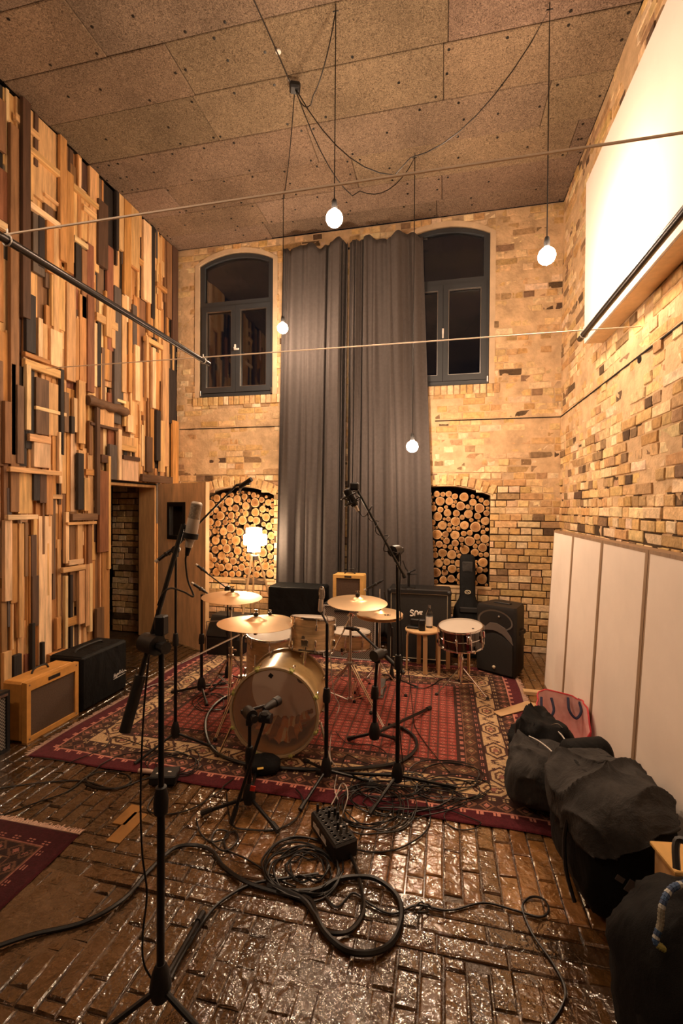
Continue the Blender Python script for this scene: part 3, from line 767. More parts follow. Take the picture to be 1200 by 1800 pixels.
for i in range(12): t_.tube([(-1.85+i*.145, 5.32, 4.66), (-1.85+i*.145, 5.385, 4.70)], .004, 5) if i % 4 == 0 else None
tag(t_.build('curtain_rail', M['rail'], origin=(-1.05, 5.32, 4.66)), 'thin dark rail that carries the charcoal curtains under the ceiling', 'curtain rail')

# ---- firewood in the niches
def rad(c, q): return (c[0]-q[0])**2+(c[1]-q[1])**2
def firewood(k, xa, xb, seed, label, group):
    x0, x1, z0, s_, rise = OPEN[k]; rn = random.Random(seed); placed = []
    def top(x):
        w = (x1-x0)/2; return s_+rise*(1-((x-(x0+x1)/2)/w)**2)-.05
    for r, tries in ((.054, 40), (.047, 160), (.040, 500), (.034, 1500), (.028, 3000), (.022, 5000), (.017, 3500)):
        for _ in range(tries):
            rr = r*rn.uniform(.9, 1.08); x = rn.uniform(x0+rr, x1-rr); z = rn.uniform(z0+rr, top(x)-rr)
            if all(rad((x, z), q) > (rr+q[2]+.002)**2 for q in placed): placed.append((x, z, rr))
    # settle: grow each to touch its neighbours
    out = []
    for i, (x, z, r) in enumerate(placed):
        g = min([math.sqrt(rad((x, z), q))-q[2] for j, q in enumerate(placed) if j != i]+[x-x0, x1-x, z-z0, top(x)-z])
        r = min(g-.001, r*1.18)*.97; placed[i] = (x, z, r)
        if xa < x < xb: out.append((x, z, r))
    for (x, z, r) in out:
        n = 16; mb = MB(); y0 = YB+.03+rn.uniform(0, .045); ln = .30; el = rn.uniform(0, 6); ec = rn.uniform(0, .03)
        rings = [(.0, 0, None), (.35, 0, None), (.80, 0, None), (1., .004, None), (1., ln, None)]
        core = rn.choice([(.46, .235, .085), (.40, .20, .07), (.52, .29, .12), (.34, .17, .07)]); rim = (.58, .37, .19); bark = (.10, .06, .04)
        k_ = rn.uniform(.8, 1.1); al = rn.random()
        vs = [(x, y0, z)]
        for (f, dy, _) in rings[1:]:
            for j in range(n):
                a = 2*math.pi*j/n; q = r*f*(1+ec*math.cos(2*a+el)+(.03*math.sin(3*a+el)))
                vs.append((x+q*math.cos(a), y0+dy, z+q*math.sin(a)))
        def cq(c): return (c[0]*k_, c[1]*k_, c[2]*k_, al)
        mb.cc = cq((core[0]*.8, core[1]*.75, core[2]*.7)); mb.add(vs, [(0, 1+j, 1+(j+1) % n) for j in range(n)])
        base = 1
        for lv, c in ((0, core), (1, rim), (2, bark)):
            for j in range(n):
                a, b = base+lv*n+j, base+lv*n+(j+1) % n
                mb.f.append([a, b, b+n, a+n]); mb.m.append(0); mb.c.append(cq(c))
        o = mb.build('log', M['log'], origin=(x, y0, z), smooth=False); tag(o, label, 'log', group)
    bk = MB().box(((x0+x1)/2, YB+.43, (z0+s_+rise)/2), (x1-x0+.2, .04, s_+rise-z0+.2))
    struct(bk.build('wall_niche_back', M['near_black'], smooth=False), 'dark back of the firewood niche')
    th_ = MB().box(((x0+x1)/2, YB+.015, z0-.012), (x1-x0+.04, .06, .03), ch=.005)
    struct(th_.build('trim_niche_sill', M['slat'], smooth=False), 'pale wooden sill under the firewood')
firewood(2, -3.05, -1.9, 5, 'round cut log stacked in the firewood niche left of the curtain', 'firewood in the left niche')
firewood(3, -.30, .6, 6, 'round cut log stacked in the firewood niche right of the curtain', 'firewood in the right niche')

# ---- white absorber panels
def big_panel():
    t = thing('acoustic_panel', 'huge white board hung high on the right brick wall', 'acoustic panel', (1.17, 2.6, 2.92))
    y0, y1, z0, z1 = 1.0, 4.03, 2.93, 4.215
    MB().box((1.105, (y0+y1)/2, (z0+z1)/2), (.014, y1-y0, z1-z0)).build('face', M['board'], t, smooth=False)
    MB().box((1.175, (y0+y1)/2, z0+.004), (.125, y1-y0-.02, .018)).box((1.175, (y0+y1)/2, z1-.012), (.125, y1-y0-.02, .018)).box((1.175, y1-.012, (z0+z1)/2), (.125, .018, z1-z0-.03)).build('box_frame', M['birch'], t, smooth=False)
big_panel()
edges = [4.37, 3.745, 3.10, 2.455, 1.81, 1.15]
zt = 1.405; lx0, lx1 = .895, .965     # foot and head of the leaning front face
def pane(i, y1, y0, label):
    t = thing('absorber_panel', label, 'acoustic panel', (lx0+.05, (y0+y1)/2, 0), 'white absorber panels leaning on the right wall')
    lean = math.atan2(lx1-lx0, zt); R = Matrix.Rotation(lean, 3, 'Y')
    def pt(a, y, b): return V(lx0, 0, .0)+R @ V(a, 0, b)+V(0, y, 0)
    L = math.hypot(zt, lx1-lx0); f = .034; th = .10
    fn = lambda u, v, w: tuple(pt(w, u, v))
    o = [(y0+.003, .012), (y1-.003, .012), (y1-.003, L), (y0+.003, L)]; inn = [(y0+.003+f, .034), (y1-.003-f*.35, .034), (y1-.003-f*.35, L-.018), (y0+.003+f, L-.018)]
    MB().ring(o, inn, .0, th, fn).build('frame', M['slat_d'], t, smooth=False)
    MB().prism(inn, .001, .03, fn).build('cloth_face', M['panel'], t, smooth=False)
names = ['narrow white absorber panel in pale wood frame nearest the brick corner', 'white absorber panel second from the brick corner', 'white absorber panel third from the brick corner, behind the red bag', 'white absorber panel fourth from the brick corner, behind the black bags', 'white absorber panel cut by the right photo edge']
for i in range(5): pane(i, edges[i], edges[i+1], names[i])

# ================================================================ LAMPS, CABLES OVERHEAD, RAILS
jb = at(518, 163, z=ZC-.10); jb.z = ZC-.06
t = thing('junction_box', 'small black junction box on the ceiling where the pendant cords meet', 'junction box', (jb.x, jb.y, jb.z))
MB().box(jb, (.085, .085, .05), R=ydir(.35), ch=.012).build('box', M['black_plastic'], t)
MB().tube([jb+V(-.02, -.02, .0), jb+V(-.05, -.35, .02), V(jb.x-.11, jb.y-1.0, ZC-.02), V(jb.x-.18, jb.y-1.9, ZC-.02)], .005, 6).build('supply_cord', M['cable'], t)
hooks = [(590, 6, 384, 'globe bulb pendant nearest the ceiling box, largest and in front of the curtain top', .055),
         (966, 3, 450, 'globe bulb pendant glowing beside the high white board', .055),
         (498, 340, 577, 'globe bulb pendant glowing between the left window and the curtain', .055),
         (729, 268, 785, 'globe bulb pendant hanging lowest, in front of the curtain right half', .055)]
BULBS = []
for i, (hx, hy, by, lab, r) in enumerate(hooks):
    hk = at(hx, hy, z=ZC); d = (hk-V(0, 0, CAM_H)).dot(fw)
    lo, hi = 1.0, 4.9
    for _ in range(40):       # height of the bulb below its hook
        mid = (lo+hi)/2; p = V(hk.x, hk.y, mid-CAM_H) - V(0, 0, 0); q = V(hk.x, hk.y, mid)-V(0, 0, CAM_H)
        y = 900-CAM_F*q.dot(up)/q.dot(fw)
        if y > by: lo = mid
        else: hi = mid
    bz = lo; BULBS.append((hk.x, hk.y, bz))
    t = thing('pendant_lamp', lab, 'pendant lamp', (hk.x, hk.y, bz), 'bare globe bulbs on long cords')
    MB().tube([(hk.x, hk.y, ZC-.004), (hk.x, hk.y, ZC-.05)], .004, 6).tube([(hk.x-.02, hk.y, ZC-.05), (hk.x+.02, hk.y, ZC-.05)], .004, 6).build('ceiling_hook', M['black'], t)
    dr_ = V(hk.x-jb.x, hk.y-jb.y, 0); L = dr_.length
    sag = (.30, .75, .12, .55)[i]
    pts = []
    for j in range(17):
        s_ = j/16; z = (ZC-.06)-(4*sag*s_*(1-s_))*(1.15 if s_ < .5 else 1)
        pts.append(V(jb.x, jb.y, 0)+dr_*s_+V(0, 0, z))
    pts = pts[:-1]+[V(hk.x, hk.y, ZC-.045)]
    pts += [V(hk.x, hk.y, ZC-.06-j*(ZC-.06-bz-.10)/6) for j in range(1, 7)]
    MB().tube(pts, .0042, 6).build('cord', M['cable'], t)
    MB().lathe([(0, .125), (.012, .125), (.016, .115), (.019, .09), (.019, .058), (.0, .058)], (hk.x, hk.y, bz), n=16).build('lamp_holder', M['black_plastic'], t)
    gp = [(0, -.055)]+[(.055*math.sin(math.pi*k/14), -.055*math.cos(math.pi*k/14)) for k in range(1, 12)]+[(.022, .052), (.015, .06), (0, .06)]
    MB().lathe(gp, (hk.x, hk.y, bz), n=20).build('bulb', M['bulb'], t, ang=180)

for (x_, y_, z_, lab) in ((-2.2, .35, 3.3, 'globe bulb pendant over the left foreground, above the photo edge'), (.15, -.35, 3.3, 'globe bulb pendant over the right foreground, above the photo edge')):
    t = thing('pendant_lamp', lab, 'pendant lamp', (x_, y_, z_), 'bare globe bulbs on long cords')
    MB().tube([(x_, y_, ZC-.004), (x_, y_, z_+.11)], .0042, 6).build('cord', M['cable'], t)
    MB().lathe([(0, .125), (.016, .115), (.019, .058), (.0, .058)], (x_, y_, z_), n=16).build('lamp_holder', M['brass'], t)
    MB().lathe(gp, (x_, y_, z_), n=20).build('bulb', M['bulb_front' if x_ < -1 else 'bulb_dim'], t, ang=180)

for px_, py_, r_, lab in ((489, 92, .020, 'small white disc on the ceiling left of the supply cord'), (508, 141, .010, 'tiny white disc on the ceiling just above the black junction box')):
    p = at(px_, py_, z=ZC-.008); o = MB().lathe([(0, 0), (r_, 0), (r_, .010), (0, .016)], V(p.x, p.y, ZC+.002), (0, 0, -1), 16).build('ceiling_disc', M['white'], origin=(p.x, p.y, ZC)); tag(o, lab, 'ceiling disc')

# taut wires across the room and the two tubes slung from them
RZ = 2.755; RXL, RXR = -1.87, .90
wy1 = 0
def ray_y(px, py, X, z):   # depth at which a point with that x and z shows nearest the pixel
    best = min(((abs((lambda q: 600+CAM_F*q.dot(rt)/q.dot(fw))(V(X, y, z-CAM_H))-px), y) for y in [k*.01+.5 for k in range(400)]))
    return best[1]
wy1 = ray_y(12, 418, RXL, RZ+.03); wy2 = 3.31
for wy, lab in ((wy1, 'thin taut wire crossing the photo high up, the nearer of two'), (wy2, 'thin taut wire crossing in front of the curtain, the farther of two')):
    pts = [V(XL+.06+(XR-.012-XL-.06)*k/20, wy, RZ+.026-.02*math.sin(math.pi*k/20)*0) for k in range(21)]
    o = MB().tube(pts, .0048 if wy == wy1 else .0042, 6).build('taut_wire', M['rope'], origin=pts[0]); tag(o, lab, 'wire')
for X, lab in ((RXL, 'long dark steel tube slung from the wires along the timber wall'), (RXR, 'long dark steel tube slung from the wires below the high white board')):
    t = thing('hanging_rail', lab, 'rail', (X, 2.2, RZ), 'steel tubes slung from the taut wires')
    MB().tube([(X, .9, RZ), (X, 3.40, RZ)], .019, 12).build('tube', M['rail'], t)
    for wy in (wy1, wy2):
        MB().tube([(X+.024*math.cos(a*math.pi/5), wy, RZ+.024*math.sin(a*math.pi/5)) for a in range(10)], .0035, 5, closed=True).tube([(X, wy, RZ+.02), (X, wy, RZ+.05)], .004, 5).build('loop', M['white'], t)

# tripod floor lamp with a stacked paper-like shade
lc = V(-2.13, 4.93, 0)
t = thing('floor_lamp', 'glowing tripod floor lamp with wooden legs in front of the left firewood niche', 'floor lamp', lc)
for a in (.35, 2.5, 4.55):
    MB().tube([lc+V(.045*math.cos(a), .045*math.sin(a), 1.04), lc+V(.33*math.cos(a), .33*math.sin(a), .012)], [.014, .012], 8).build('leg', M['slat'], t)
MB().lathe([(0, .98), (.05, .98), (.05, 1.03), (.012, 1.035), (.012, 1.07), (0, 1.07)], lc, n=16).build('hub', M['steel'], t)
MB().tube([lc+V(0, -.02, .42), lc+V(0, -.01, 1.0)], .011, 8).build('pole', M['birch'], t)
sh = MB()
sh.lathe([(0, 1.075), (.072, 1.075), (.072, 1.155), (0, 1.155)], lc, n=4, ref=(1, .3, 0))
sh.box(lc+V(.015, 0, 1.215), (.245, .12, .125), R=ydir(.1), ch=.01)
sh.box(lc+V(.0, 0, 1.31), (.145, .13, .085), R=ydir(-.2), ch=.01)
sh.build('shade', M['shade'], t, smooth=False)

# ================================================================ RUGS
def rug(name, x0, x1, y0, y1, label, z=.006, step=.006, dark=1., fr='x'):
    W_, L_ = x1-x0, y1-y0; nx, ny = int(W_/step), int(L_/step)
    t = thing(name, label, 'rug', ((x0+x1)/2, (y0+y1)/2, 0))
    gx = (np.arange(nx)+.5)/nx*W_; gy = (np.arange(ny)+.5)/ny*L_
    X, Y = np.meshgrid(gx, gy); dx = np.minimum(X, W_-X); dy = np.minimum(Y, L_-Y)
    D = np.minimum(dx, dy); along = np.where(dx < dy, Y, X)
    C_ = np.zeros(X.shape+(3,))
    RED = np.array((.20, .018, .022)); DR = np.array((.085, .012, .018)); CR = np.array((.52, .36, .20)); PK = np.array((.50, .20, .15)); BK = np.array((.050, .022, .018)); FIELD = np.array((.30, .055, .042)); BRN = np.array((.13, .06, .035))
    C_[:] = DR*1.1
    def band(a, b): return (D >= a) & (D < b)
    def dots(a, b, per, col, bg):
        mk = band(a, b); C_[mk] = bg; c = (a+b)/2; u = (along % per)/per-.5; v = (D-c)/(b-a)
        q = mk & ((np.abs(u)*per < .016) & (np.abs(v)*(b-a) < .011)) & ~((np.abs(u)*per < .003) | (np.abs(v)*(b-a) < .0025))
        C_[q] = col
    def diam(a, b, per, col, bg, col2):
        mk = band(a, b); C_[mk] = bg; c = (a+b)/2; u = np.abs((along % per)/per-.5)*2; v = np.abs(D-c)/(b-a)*2
        C_[mk & (u+v < .95)] = col; C_[mk & (u+v < .62)] = bg; C_[mk & (u+v < .38)] = col2
        C_[mk & (v > .9)] = col
    dots(.075, .105, .085, PK*1.3, DR)
    mk = band(.105, .112); C_[mk] = PK
    diam(.112, .20, .095, BRN*1.6, BK, PK*.9)
    dots(.20, .235, .07, CR, BK)
    # main cream border with dark scrollwork and cartouches
    a, b = .235, .385; mk = band(a, b); C_[mk] = CR
    c = (a+b)/2; v = (D-c)/(b-a)*2; per = .30; u = (along % per)/per; u2 = np.abs(u-.5)*2
    hexa = np.maximum(np.abs(v), (u2*1.25+np.abs(v)*.55))
    l1 = np.abs(hexa-.82) < .085; l2 = np.abs(hexa-.45) < .07
    wv = np.abs(v-.45*np.sin(along*2*np.pi/.075+np.where(u > .5, 1.5, 0))) < .17
    sc = np.abs(np.sin(along*95+np.sin(v*6)*2.2)*np.cos(v*7.5+np.sin(along*41)*1.5)) > .62
    C_[mk & l1] = BK*1.4; C_[mk & (hexa < .40) & sc] = BK*2; C_[mk & (hexa > .93) & wv] = BK*1.5; C_[mk & l2] = BRN*.9; C_[mk & (hexa < .20)] = PK*.6
    C_[mk & (np.abs(v) > .93)] = BK
    dots(.385, .425, .075, PK*1.2, BK)
    diam(.425, .505, .11, BRN*1.5, BRN*.55, CR*.6)
    dots(.505, .54, .07, PK, BK)
    f = D >= .54; g = .062
    u = (X % g)/g-.5; v = ((Y+np.where(((X//g) % 2) > 0, g*.0, 0)) % (g*.72))/(g*.72)-.5
    C_[f] = FIELD
    ln = f & ((np.abs(u) > .43) | (np.abs(v) > .40)); C_[ln] = BK*2.0
    C_[f & (np.abs(np.abs(u)+np.abs(v)-.22) < .055)] = PK*1.05
    C_[f & (np.abs(u) < .06) & (np.abs(v) < .08)] = BK*2
    C_[f & (D < .56)] = BK
    nz = RNG.normal(1, .10, X.shape)[..., None]; C_ = np.clip(C_*nz*dark, .004, 1)
    # grid mesh with a slight roll of the pile
    vx = np.linspace(0, W_, nx+1); vy = np.linspace(0, L_, ny+1); VX, VY = np.meshgrid(vx, vy)
    edge = np.minimum(np.minimum(VX, W_-VX), np.minimum(VY, L_-VY))
    wob = .012*np.sin(VX*3.1+.5)*(1-np.minimum(1, VY/.6)) + .008*np.sin(VX*9)*(1-np.minimum(1, VY/.4))
    wobx = .015*np.sin(VY*4.0)*(1-np.minimum(1, (W_-VX)/.4)) - .012*np.sin(VY*5)*(1-np.minimum(1, VX/.4))
    Z = .003+np.minimum(edge*2, .005)+.0022*np.sin(VX*7+VY*3)*np.sin(VY*6)
    vert = np.stack([x0+VX+wobx-(x0+x1)/2, y0+VY+wob-(y0+y1)/2, Z+.001], -1).reshape(-1, 3)
    idx = np.arange((nx+1)*(ny+1)).reshape(ny+1, nx+1)
    q = np.stack([idx[:-1, :-1], idx[:-1, 1:], idx[1:, 1:], idx[1:, :-1]], -1).reshape(-1, 4)
    me = bpy.data.meshes.new('pile'); me.vertices.add(len(vert)); me.vertices.foreach_set('co', vert.ravel())
    me.loops.add(q.size); me.loops.foreach_set('vertex_index', q.ravel()); me.polygons.add(len(q))
    me.polygons.foreach_set('loop_start', np.arange(0, q.size, 4)); me.update(calc_edges=True)
    ca = me.color_attributes.new('Col', 'FLOAT_COLOR', 'CORNER')
    cols = np.concatenate([C_.reshape(-1, 3), np.zeros((nx*ny, 1))], 1); ca.data.foreach_set('color', np.repeat(cols, 4, axis=0).ravel())
    me.materials.append(M['rug']); o = bpy.data.objects.new('pile', me); COL.objects.link(o); o.parent = t
    sk = MB().box(((x0+x1)/2, (y0+y1)/2, .0015), (W_-.02, L_-.02, .003)); sk.build('backing', M['near_black'], t, smooth=False)
    mb = MB(); rn = random.Random(4)
    if fr == 'y':
        x = x0+.01
        while x < x1:
            l = rn.uniform(.018, .04); wv = .008*math.sin((x-x0)*9)
            mb.tube([(x, y1-.004, .008), (x+rn.uniform(-.005, .005), y1+l*.5, .008), (x+rn.uniform(-.01, .01), y1+l, .004)], .003, 4); x += .007
    for sx, xe in (() if fr == 'y' else ((-1, x0), (1, x1))):
        y = y0+.01
        while y < y1:
            wv = .015*math.sin((y-y0)*4.0) if sx > 0 else -.012*math.sin((y-y0)*5)
            l = rn.uniform(.018, .05); mb.tube([(xe+wv, y, .007), (xe+wv+sx*l*.5, y+rn.uniform(-.005, .005), .008), (xe+wv+sx*l, y+rn.uniform(-.01, .01), .004)], .0028, 4)
            y += .008
    f_ = mb.build('fringe', M['fringe'], t); f_['kind'] = 'stuff'
    return t
rug('persian_rug', -2.56, .66, 2.375, 4.72, 'large red patterned oriental rug under the drum kit')
rug('small_rug', -4.0+.62, -1.70, 1.0, 1.868, 'dark oriental rug whose corner shows at the lower left edge', step=.007, dark=.5, fr='y')

# ================================================================ DRUM KIT
def basis(ax, ref=(0, 0, 1)):
    a = Vector(ax).normalized(); r = Vector(ref); r = r-a*r.dot(a)
    if r.length < 1e-3: r = a.orthogonal()
    r.normalize(); return a, r, a.cross(r)
def drum(name, label, cat, c, ax, R, H, shell, nl, loc_z=0, group=None, knob=None, front=None, inner=None, bass=False, lugw=.016, hoop=None, cm='chrome'):
    """c: centre of the bottom head, ax: towards the top (struck) head"""
    a, r, q = basis(ax); c = Vector(c)
    t = thing(name, label, cat, (c.x, c.y, loc_z), group)
    n = 48
    MB().lathe([(R-.012, .012), (R-.006, 0.006), (R, .012), (R, H-.012), (R-.006, H-.006), (R-.012, H-.012), (R-.012, .012)], c, a, n, ref=r).build('shell', inner or shell, t) if inner is None else None
    if inner is not None:
        mb = MB(); mb.lathe([(R-.004, .012), (R, .012), (R, H-.012), (R-.004, H-.012)], c, a, n, 0, r); mb.lathe([(R-.004, .012), (R-.008, .012), (R-.008, H-.012), (R-.004, H-.012)], c, a, n, 1, r)
        mb.build('shell', [shell, inner], t)
    hm = hoop or M[cm]; hw = .030 if bass else .016; ho = .014 if bass else .007
    for nm, h0, h1 in (('bottom_hoop', -.004, hw-.004), ('top_hoop', H-hw+.006, H+.006)):
        o = MB().lathe([(R+.001, h0), (R+ho, h0), (R+ho+.002, (h0+h1)/2), (R+ho, h1), (R+.001, h1), (R+.001, h0)], c, a, n, ref=r).build(nm, hm, t)
    hd = .004
    if bass: MB().lathe([(0, H-hd), (R+.002, H-hd)], c, a, n, ref=r).build('batter_head', M['head'], t)
    else: MB().lathe([(0, H-hd), (R-.012, H-hd), (R+.002, H-hd-.004), (R+.002, H-hd-.006), (0, H-hd-.003)], c, a, n, ref=r).build('batter_head', M['head'], t)
    if front is None: MB().lathe([(0, hd), (R+.002, hd), (R+.002, hd+.002), (0, hd+.002)], c, a, n, ref=r).build('bottom_head', M['head'], t)
    else: MB().lathe([(0, .008), (R+.001, .008)], c, a, n, ref=r).build('front_head', front, t)
    for i in range(nl):
        g = 2*math.pi*(i+.5)/nl; d = r*math.cos(g)+q*math.sin(g); tz = q*math.cos(g)-r*math.sin(g)
        Rm = Matrix((d, tz, a)).transposed(); mb = MB()
        if bass:
            mb.box(c+d*(R+.012)+a*(.075), (.020, .018, .05), 0, Rm, ch=.005)
            mb.tube([c+d*(R+.016)+a*(.07), c+d*(R+.018)+a*(-.018)], .004, 6)
            lg = mb.build('lug', M[cm], t)
            MB().box(c+d*(R+.012)+a*.002, (.022, .026, .028), 0, Rm, ch=.005).tube([c+d*(R+.022)+a*(.018)-tz*.017, c+d*(R+.022)+a*(.018)+tz*.017], .006, 8).build('claw', knob or M[cm], lg)
            mb2 = MB().box(c+d*(R+.012)+a*(H-.075), (.020, .018, .05), 0, Rm, ch=.005).tube([c+d*(R+.016)+a*(H-.06), c+d*(R+.018)+a*(H+.012)], .004, 6).build('lug', M[cm], t)
        else:
            two = H > .2
            for hh in ((.055, H-.055) if two else (H/2,)):
                if two and hh > .06: mb.build('lug', M[cm], t); mb = MB()
                mb.box(c+d*(R+.008)+a*hh, (.020, lugw, .045 if two else .06), 0, Rm, ch=.005)
                if two and hh < .06: mb.tube([c+d*(R+.010)+a*(.05), c+d*(R+.010)+a*(-.006)], .0032, 6)
            mb.tube([c+d*(R+.010)+a*(-.004), c+d*(R+.010)+a*(H+.004)], .0032, 6) if not two else mb.tube([c+d*(R+.010)+a*(H-.05), c+d*(R+.010)+a*(H+.006)], .0032, 6)
            mb.build('lug', M[cm], t)
    return t, a, r, q, c

fc = at(481, 1253, z=.31); _b = at(507, 1209, z=.31); bax = (_b-fc); BD = bax.length; bax.normalize()
t, a, r, q, c = drum('bass_drum', 'big gold bass drum lying on its side with a smoky see-through front head', 'bass drum', fc, bax, .272, BD, M['gold'], 8, knob=M['yel'], front=M['film'], inner=M['tweed'], bass=True, hoop=M['hoop'])
# damping marks on the batter head and the maker's badge
mb = MB().lathe([(0, BD-.02), (.036, BD-.02), (.036, BD-.018), (0, BD-.018)], c+q*(.10)+r*.08, a, 20).build('damper_dot', M['grille_b'], t)
for s_ in (-1, 1):
    f0 = c+q*s_*(.26)-r*.09+a*.10; ft = V(f0.x, f0.y, .014)+q*s_*.10-a*.10; ft.z = .014
    sp = MB().tube([f0, f0+q*s_*.02], .016, 10).tube([f0+q*s_*.02, ft], .008, 8).build('spur', M['chrome'], t)
    MB().lathe([(0, -.012), (.013, -.010), (.011, .012), (0, .014)], ft, n=10).build('rubber_tip', M['rubber'], sp)
MB().box(c+r*.232-a*.001+q*-.02, (.026, .002, .026), R=Matrix((q, a, r)).transposed() @ Matrix.Rotation(.6, 3, 'Y')).build('badge', M['black_plastic'], t)
# folded blanket inside the drum
mb = MB(); pts = []
nU, nV = 26, 10
vs = []
for i in range(nU+1):
    for j in range(nV+1):
        g = -1.05+2.1*i/nU; w = .06+.27*j/nV
        rr = .258-.035-.028*abs(math.sin(i*.9+j*.3))-.02*math.sin(j*1.1+i*.25)
        p = c+a*w-r*rr*math.cos(g)+q*rr*math.sin(g); vs.append(p)
F = [(i*(nV+1)+j, i*(nV+1)+j+1, (i+1)*(nV+1)+j+1, (i+1)*(nV+1)+j) for i in range(nU) for j in range(nV)]
mb.cc = (.75, .24, .03, .2); mb.add(vs, F)
for k, (i, j) in enumerate([(i, j) for i in range(nU) for j in range(nV)]):
    if (i % 9 in (6, 8)): mb.c[k] = (.9, .62, .30, .2)
    elif (i % 9 in (0, 1, 2)): mb.c[k] = (.38, .12, .02, .2)
o = mb.build('blanket', pm('striped_blanket', (1, 1, 1), .8, attr=True, bump=.2, var=.1), origin=c-r*.3+a*.2, ang=180); so = o.modifiers.new('th', 'SOLIDIFY'); so.thickness = .012
tag(o, 'folded orange striped blanket inside the gold bass drum', 'blanket')

# floor tom
p = at(475, 1111, d=3.62)
t, a, r, q, c = drum('floor_tom', 'pearl wrapped floor tom with a bright white head, left of the rack tom', 'tom drum', p-V(0, 0, .36), (.05, -.06, 1), .188, .36, M['pearl'], 8)
for g in (.3, 2.4, 4.5):
    d = V(math.cos(g), math.sin(g), 0); e = c+d*.205
    l = MB().tube([e+V(0, 0, .24), V(e.x, e.y, .05), V(e.x, e.y, .05)+d*.03-V(0, 0, .035)], .006, 8).build('leg', M['chrome'], t)
    MB().box(e+V(0, 0, .13), (.03, .03, .05), R=ydir(g), ch=.006).build('leg_bracket', M['chrome'], l)
    MB().lathe([(0, -.002), (.011, 0), (.011, .02), (0, .024)], V(e.x, e.y, .002)+d*.03+V(0, 0, .008), n=10).build('rubber_foot', M['rubber'], l)
# rack tom on the bass drum
p = at(551, 1085, d=3.24)
ax = V(.02, .17, 1)
t, a, r, q, c = drum('rack_tom', 'pearl wrapped rack tom mounted above the gold bass drum', 'tom drum', p-Vector(ax).normalized()*.215, ax, .155, .215, M['pearl'], 6)
MB().tube([c+a*.09-q*.0+V(.0, -.0, 0)-V(0, .155, 0), c-V(0, .16, .0)+V(0, 0, -.02), c+V(-.02, -.15, -.12)], .009, 8).box(c+V(0, -.163, .085), (.05, .016, .05), ch=.004).build('mount', M['chrome'], t)
MB().lathe([(0, 0), (.013, 0), (.013, .003), (0, .003)], c+a*.115-V(0.02, .157, 0), (0, -1, 0), 12).build('badge', M['steel'], t)
# snare of the kit, behind
p = at(614, 1110, d=3.95)
t, a, r, q, c = drum('snare_drum', 'small snare drum behind the right crash cymbal, in the middle of the kit', 'snare drum', p-V(0, 0, .13), (.02, .05, 1), .178, .13, M['pearl'], 8)
def tripod(mb, b, zc, rad_, angs, foot=.012, w=.008, brace=True, zl=.10):
    for g in angs:
        d = V(math.cos(g), math.sin(g), 0); f = V(b[0], b[1], foot)+d*rad_
        mb.tube([V(b[0], b[1], zc)+d*.012, f], w, 6)
        if brace: mb.tube([V(b[0], b[1], zl)+d*.012, V(b[0], b[1], 0)+d*rad_*.52+V(0, 0, foot+(zc-foot)*.48)], w*.7, 6)
def snare_basket(b, z, R, label, fold=0., name='snare_stand'):
    t = thing(name, label, 'drum stand', (b[0], b[1], 0))
    MB().tube([V(b[0], b[1], .14), V(b[0], b[1], z-.10)], .0125, 10).tube([V(b[0], b[1], z-.12), V(b[0], b[1], z-.03)], .009, 10).build('pole', M['chrome'], t)
    MB().lathe([(.0, -.02), (.02, -.02), (.022, 0), (.02, .02), (0, .02)], (b[0], b[1], z-.12), n=12).box((b[0]+.03, b[1], z-.12), (.035, .010, .016), ch=.003).build('clamp', M['chrome'], t)
    for g in (fold, fold+2.09, fold+4.19):
        d = V(math.cos(g), math.sin(g), 0)
        ar = MB().tube([V(b[0], b[1], z-.04), V(b[0], b[1], z-.015)+d*(R+.01), V(b[0], b[1], z+.02)+d*(R+.018)], .006, 6).build('basket_arm', M['chrome'], t)
        MB().box(V(b[0], b[1], z+.025)+d*(R+.020), (.012, .02, .03), R=ydir(g), ch=.004).build('rubber_grip', M['rubber'], ar)
        mb = MB(); tripod(mb, b, .22, .24, (g+.5,), w=.006, zl=.08); lg = mb.build('leg', M['chrome'], t)
        d2 = V(math.cos(g+.5), math.sin(g+.5), 0); MB().ball(V(b[0], b[1], .016)+d2*.24, .015, 10).build('rubber_foot', M['rubber'], lg)
    return t
snare_basket((c.x, c.y), c.z, .178, 'chrome stand carrying the small snare in the middle of the kit', .4)

# snare drum at the right on its own stand
M['black_nickel'] = pm('black_nickel_shell', (.10, .09, .085), .12, 1., var=.1, bump=0)
p = at(809, 1100, d=3.92)
ax = V(-.06, -.10, 1)
t, a, r, q, c = drum('snare_drum', 'black nickel snare drum with a cream head on a stand in front of the stools', 'snare drum', p-Vector(ax).normalized()*.165, ax, .182, .165, M['black_nickel'], 10)
MB().lathe([(.183, .079), (.1855, .0825), (.183, .086)], c, a, 48, ref=r).build('shell_bead', M['chrome'], t)
MB().box(c+V(.05, -.187, .09), (.03, .02, .07), ch=.006).box(c+V(.05, -.20, .11), (.018, .02, .03), ch=.004).build('strainer', M['chrome'], t)
MB().lathe([(0, 0), (.011, 0), (.011, .001), (0, .001)], c+a*.1625+V(.10, -.06, 0), a, 10).build('head_mark', M['black_plastic'], t)
snare_basket((c.x, c.y+.01), c.z-.01, .182, 'chrome stand carrying the black nickel snare drum', 1.1)

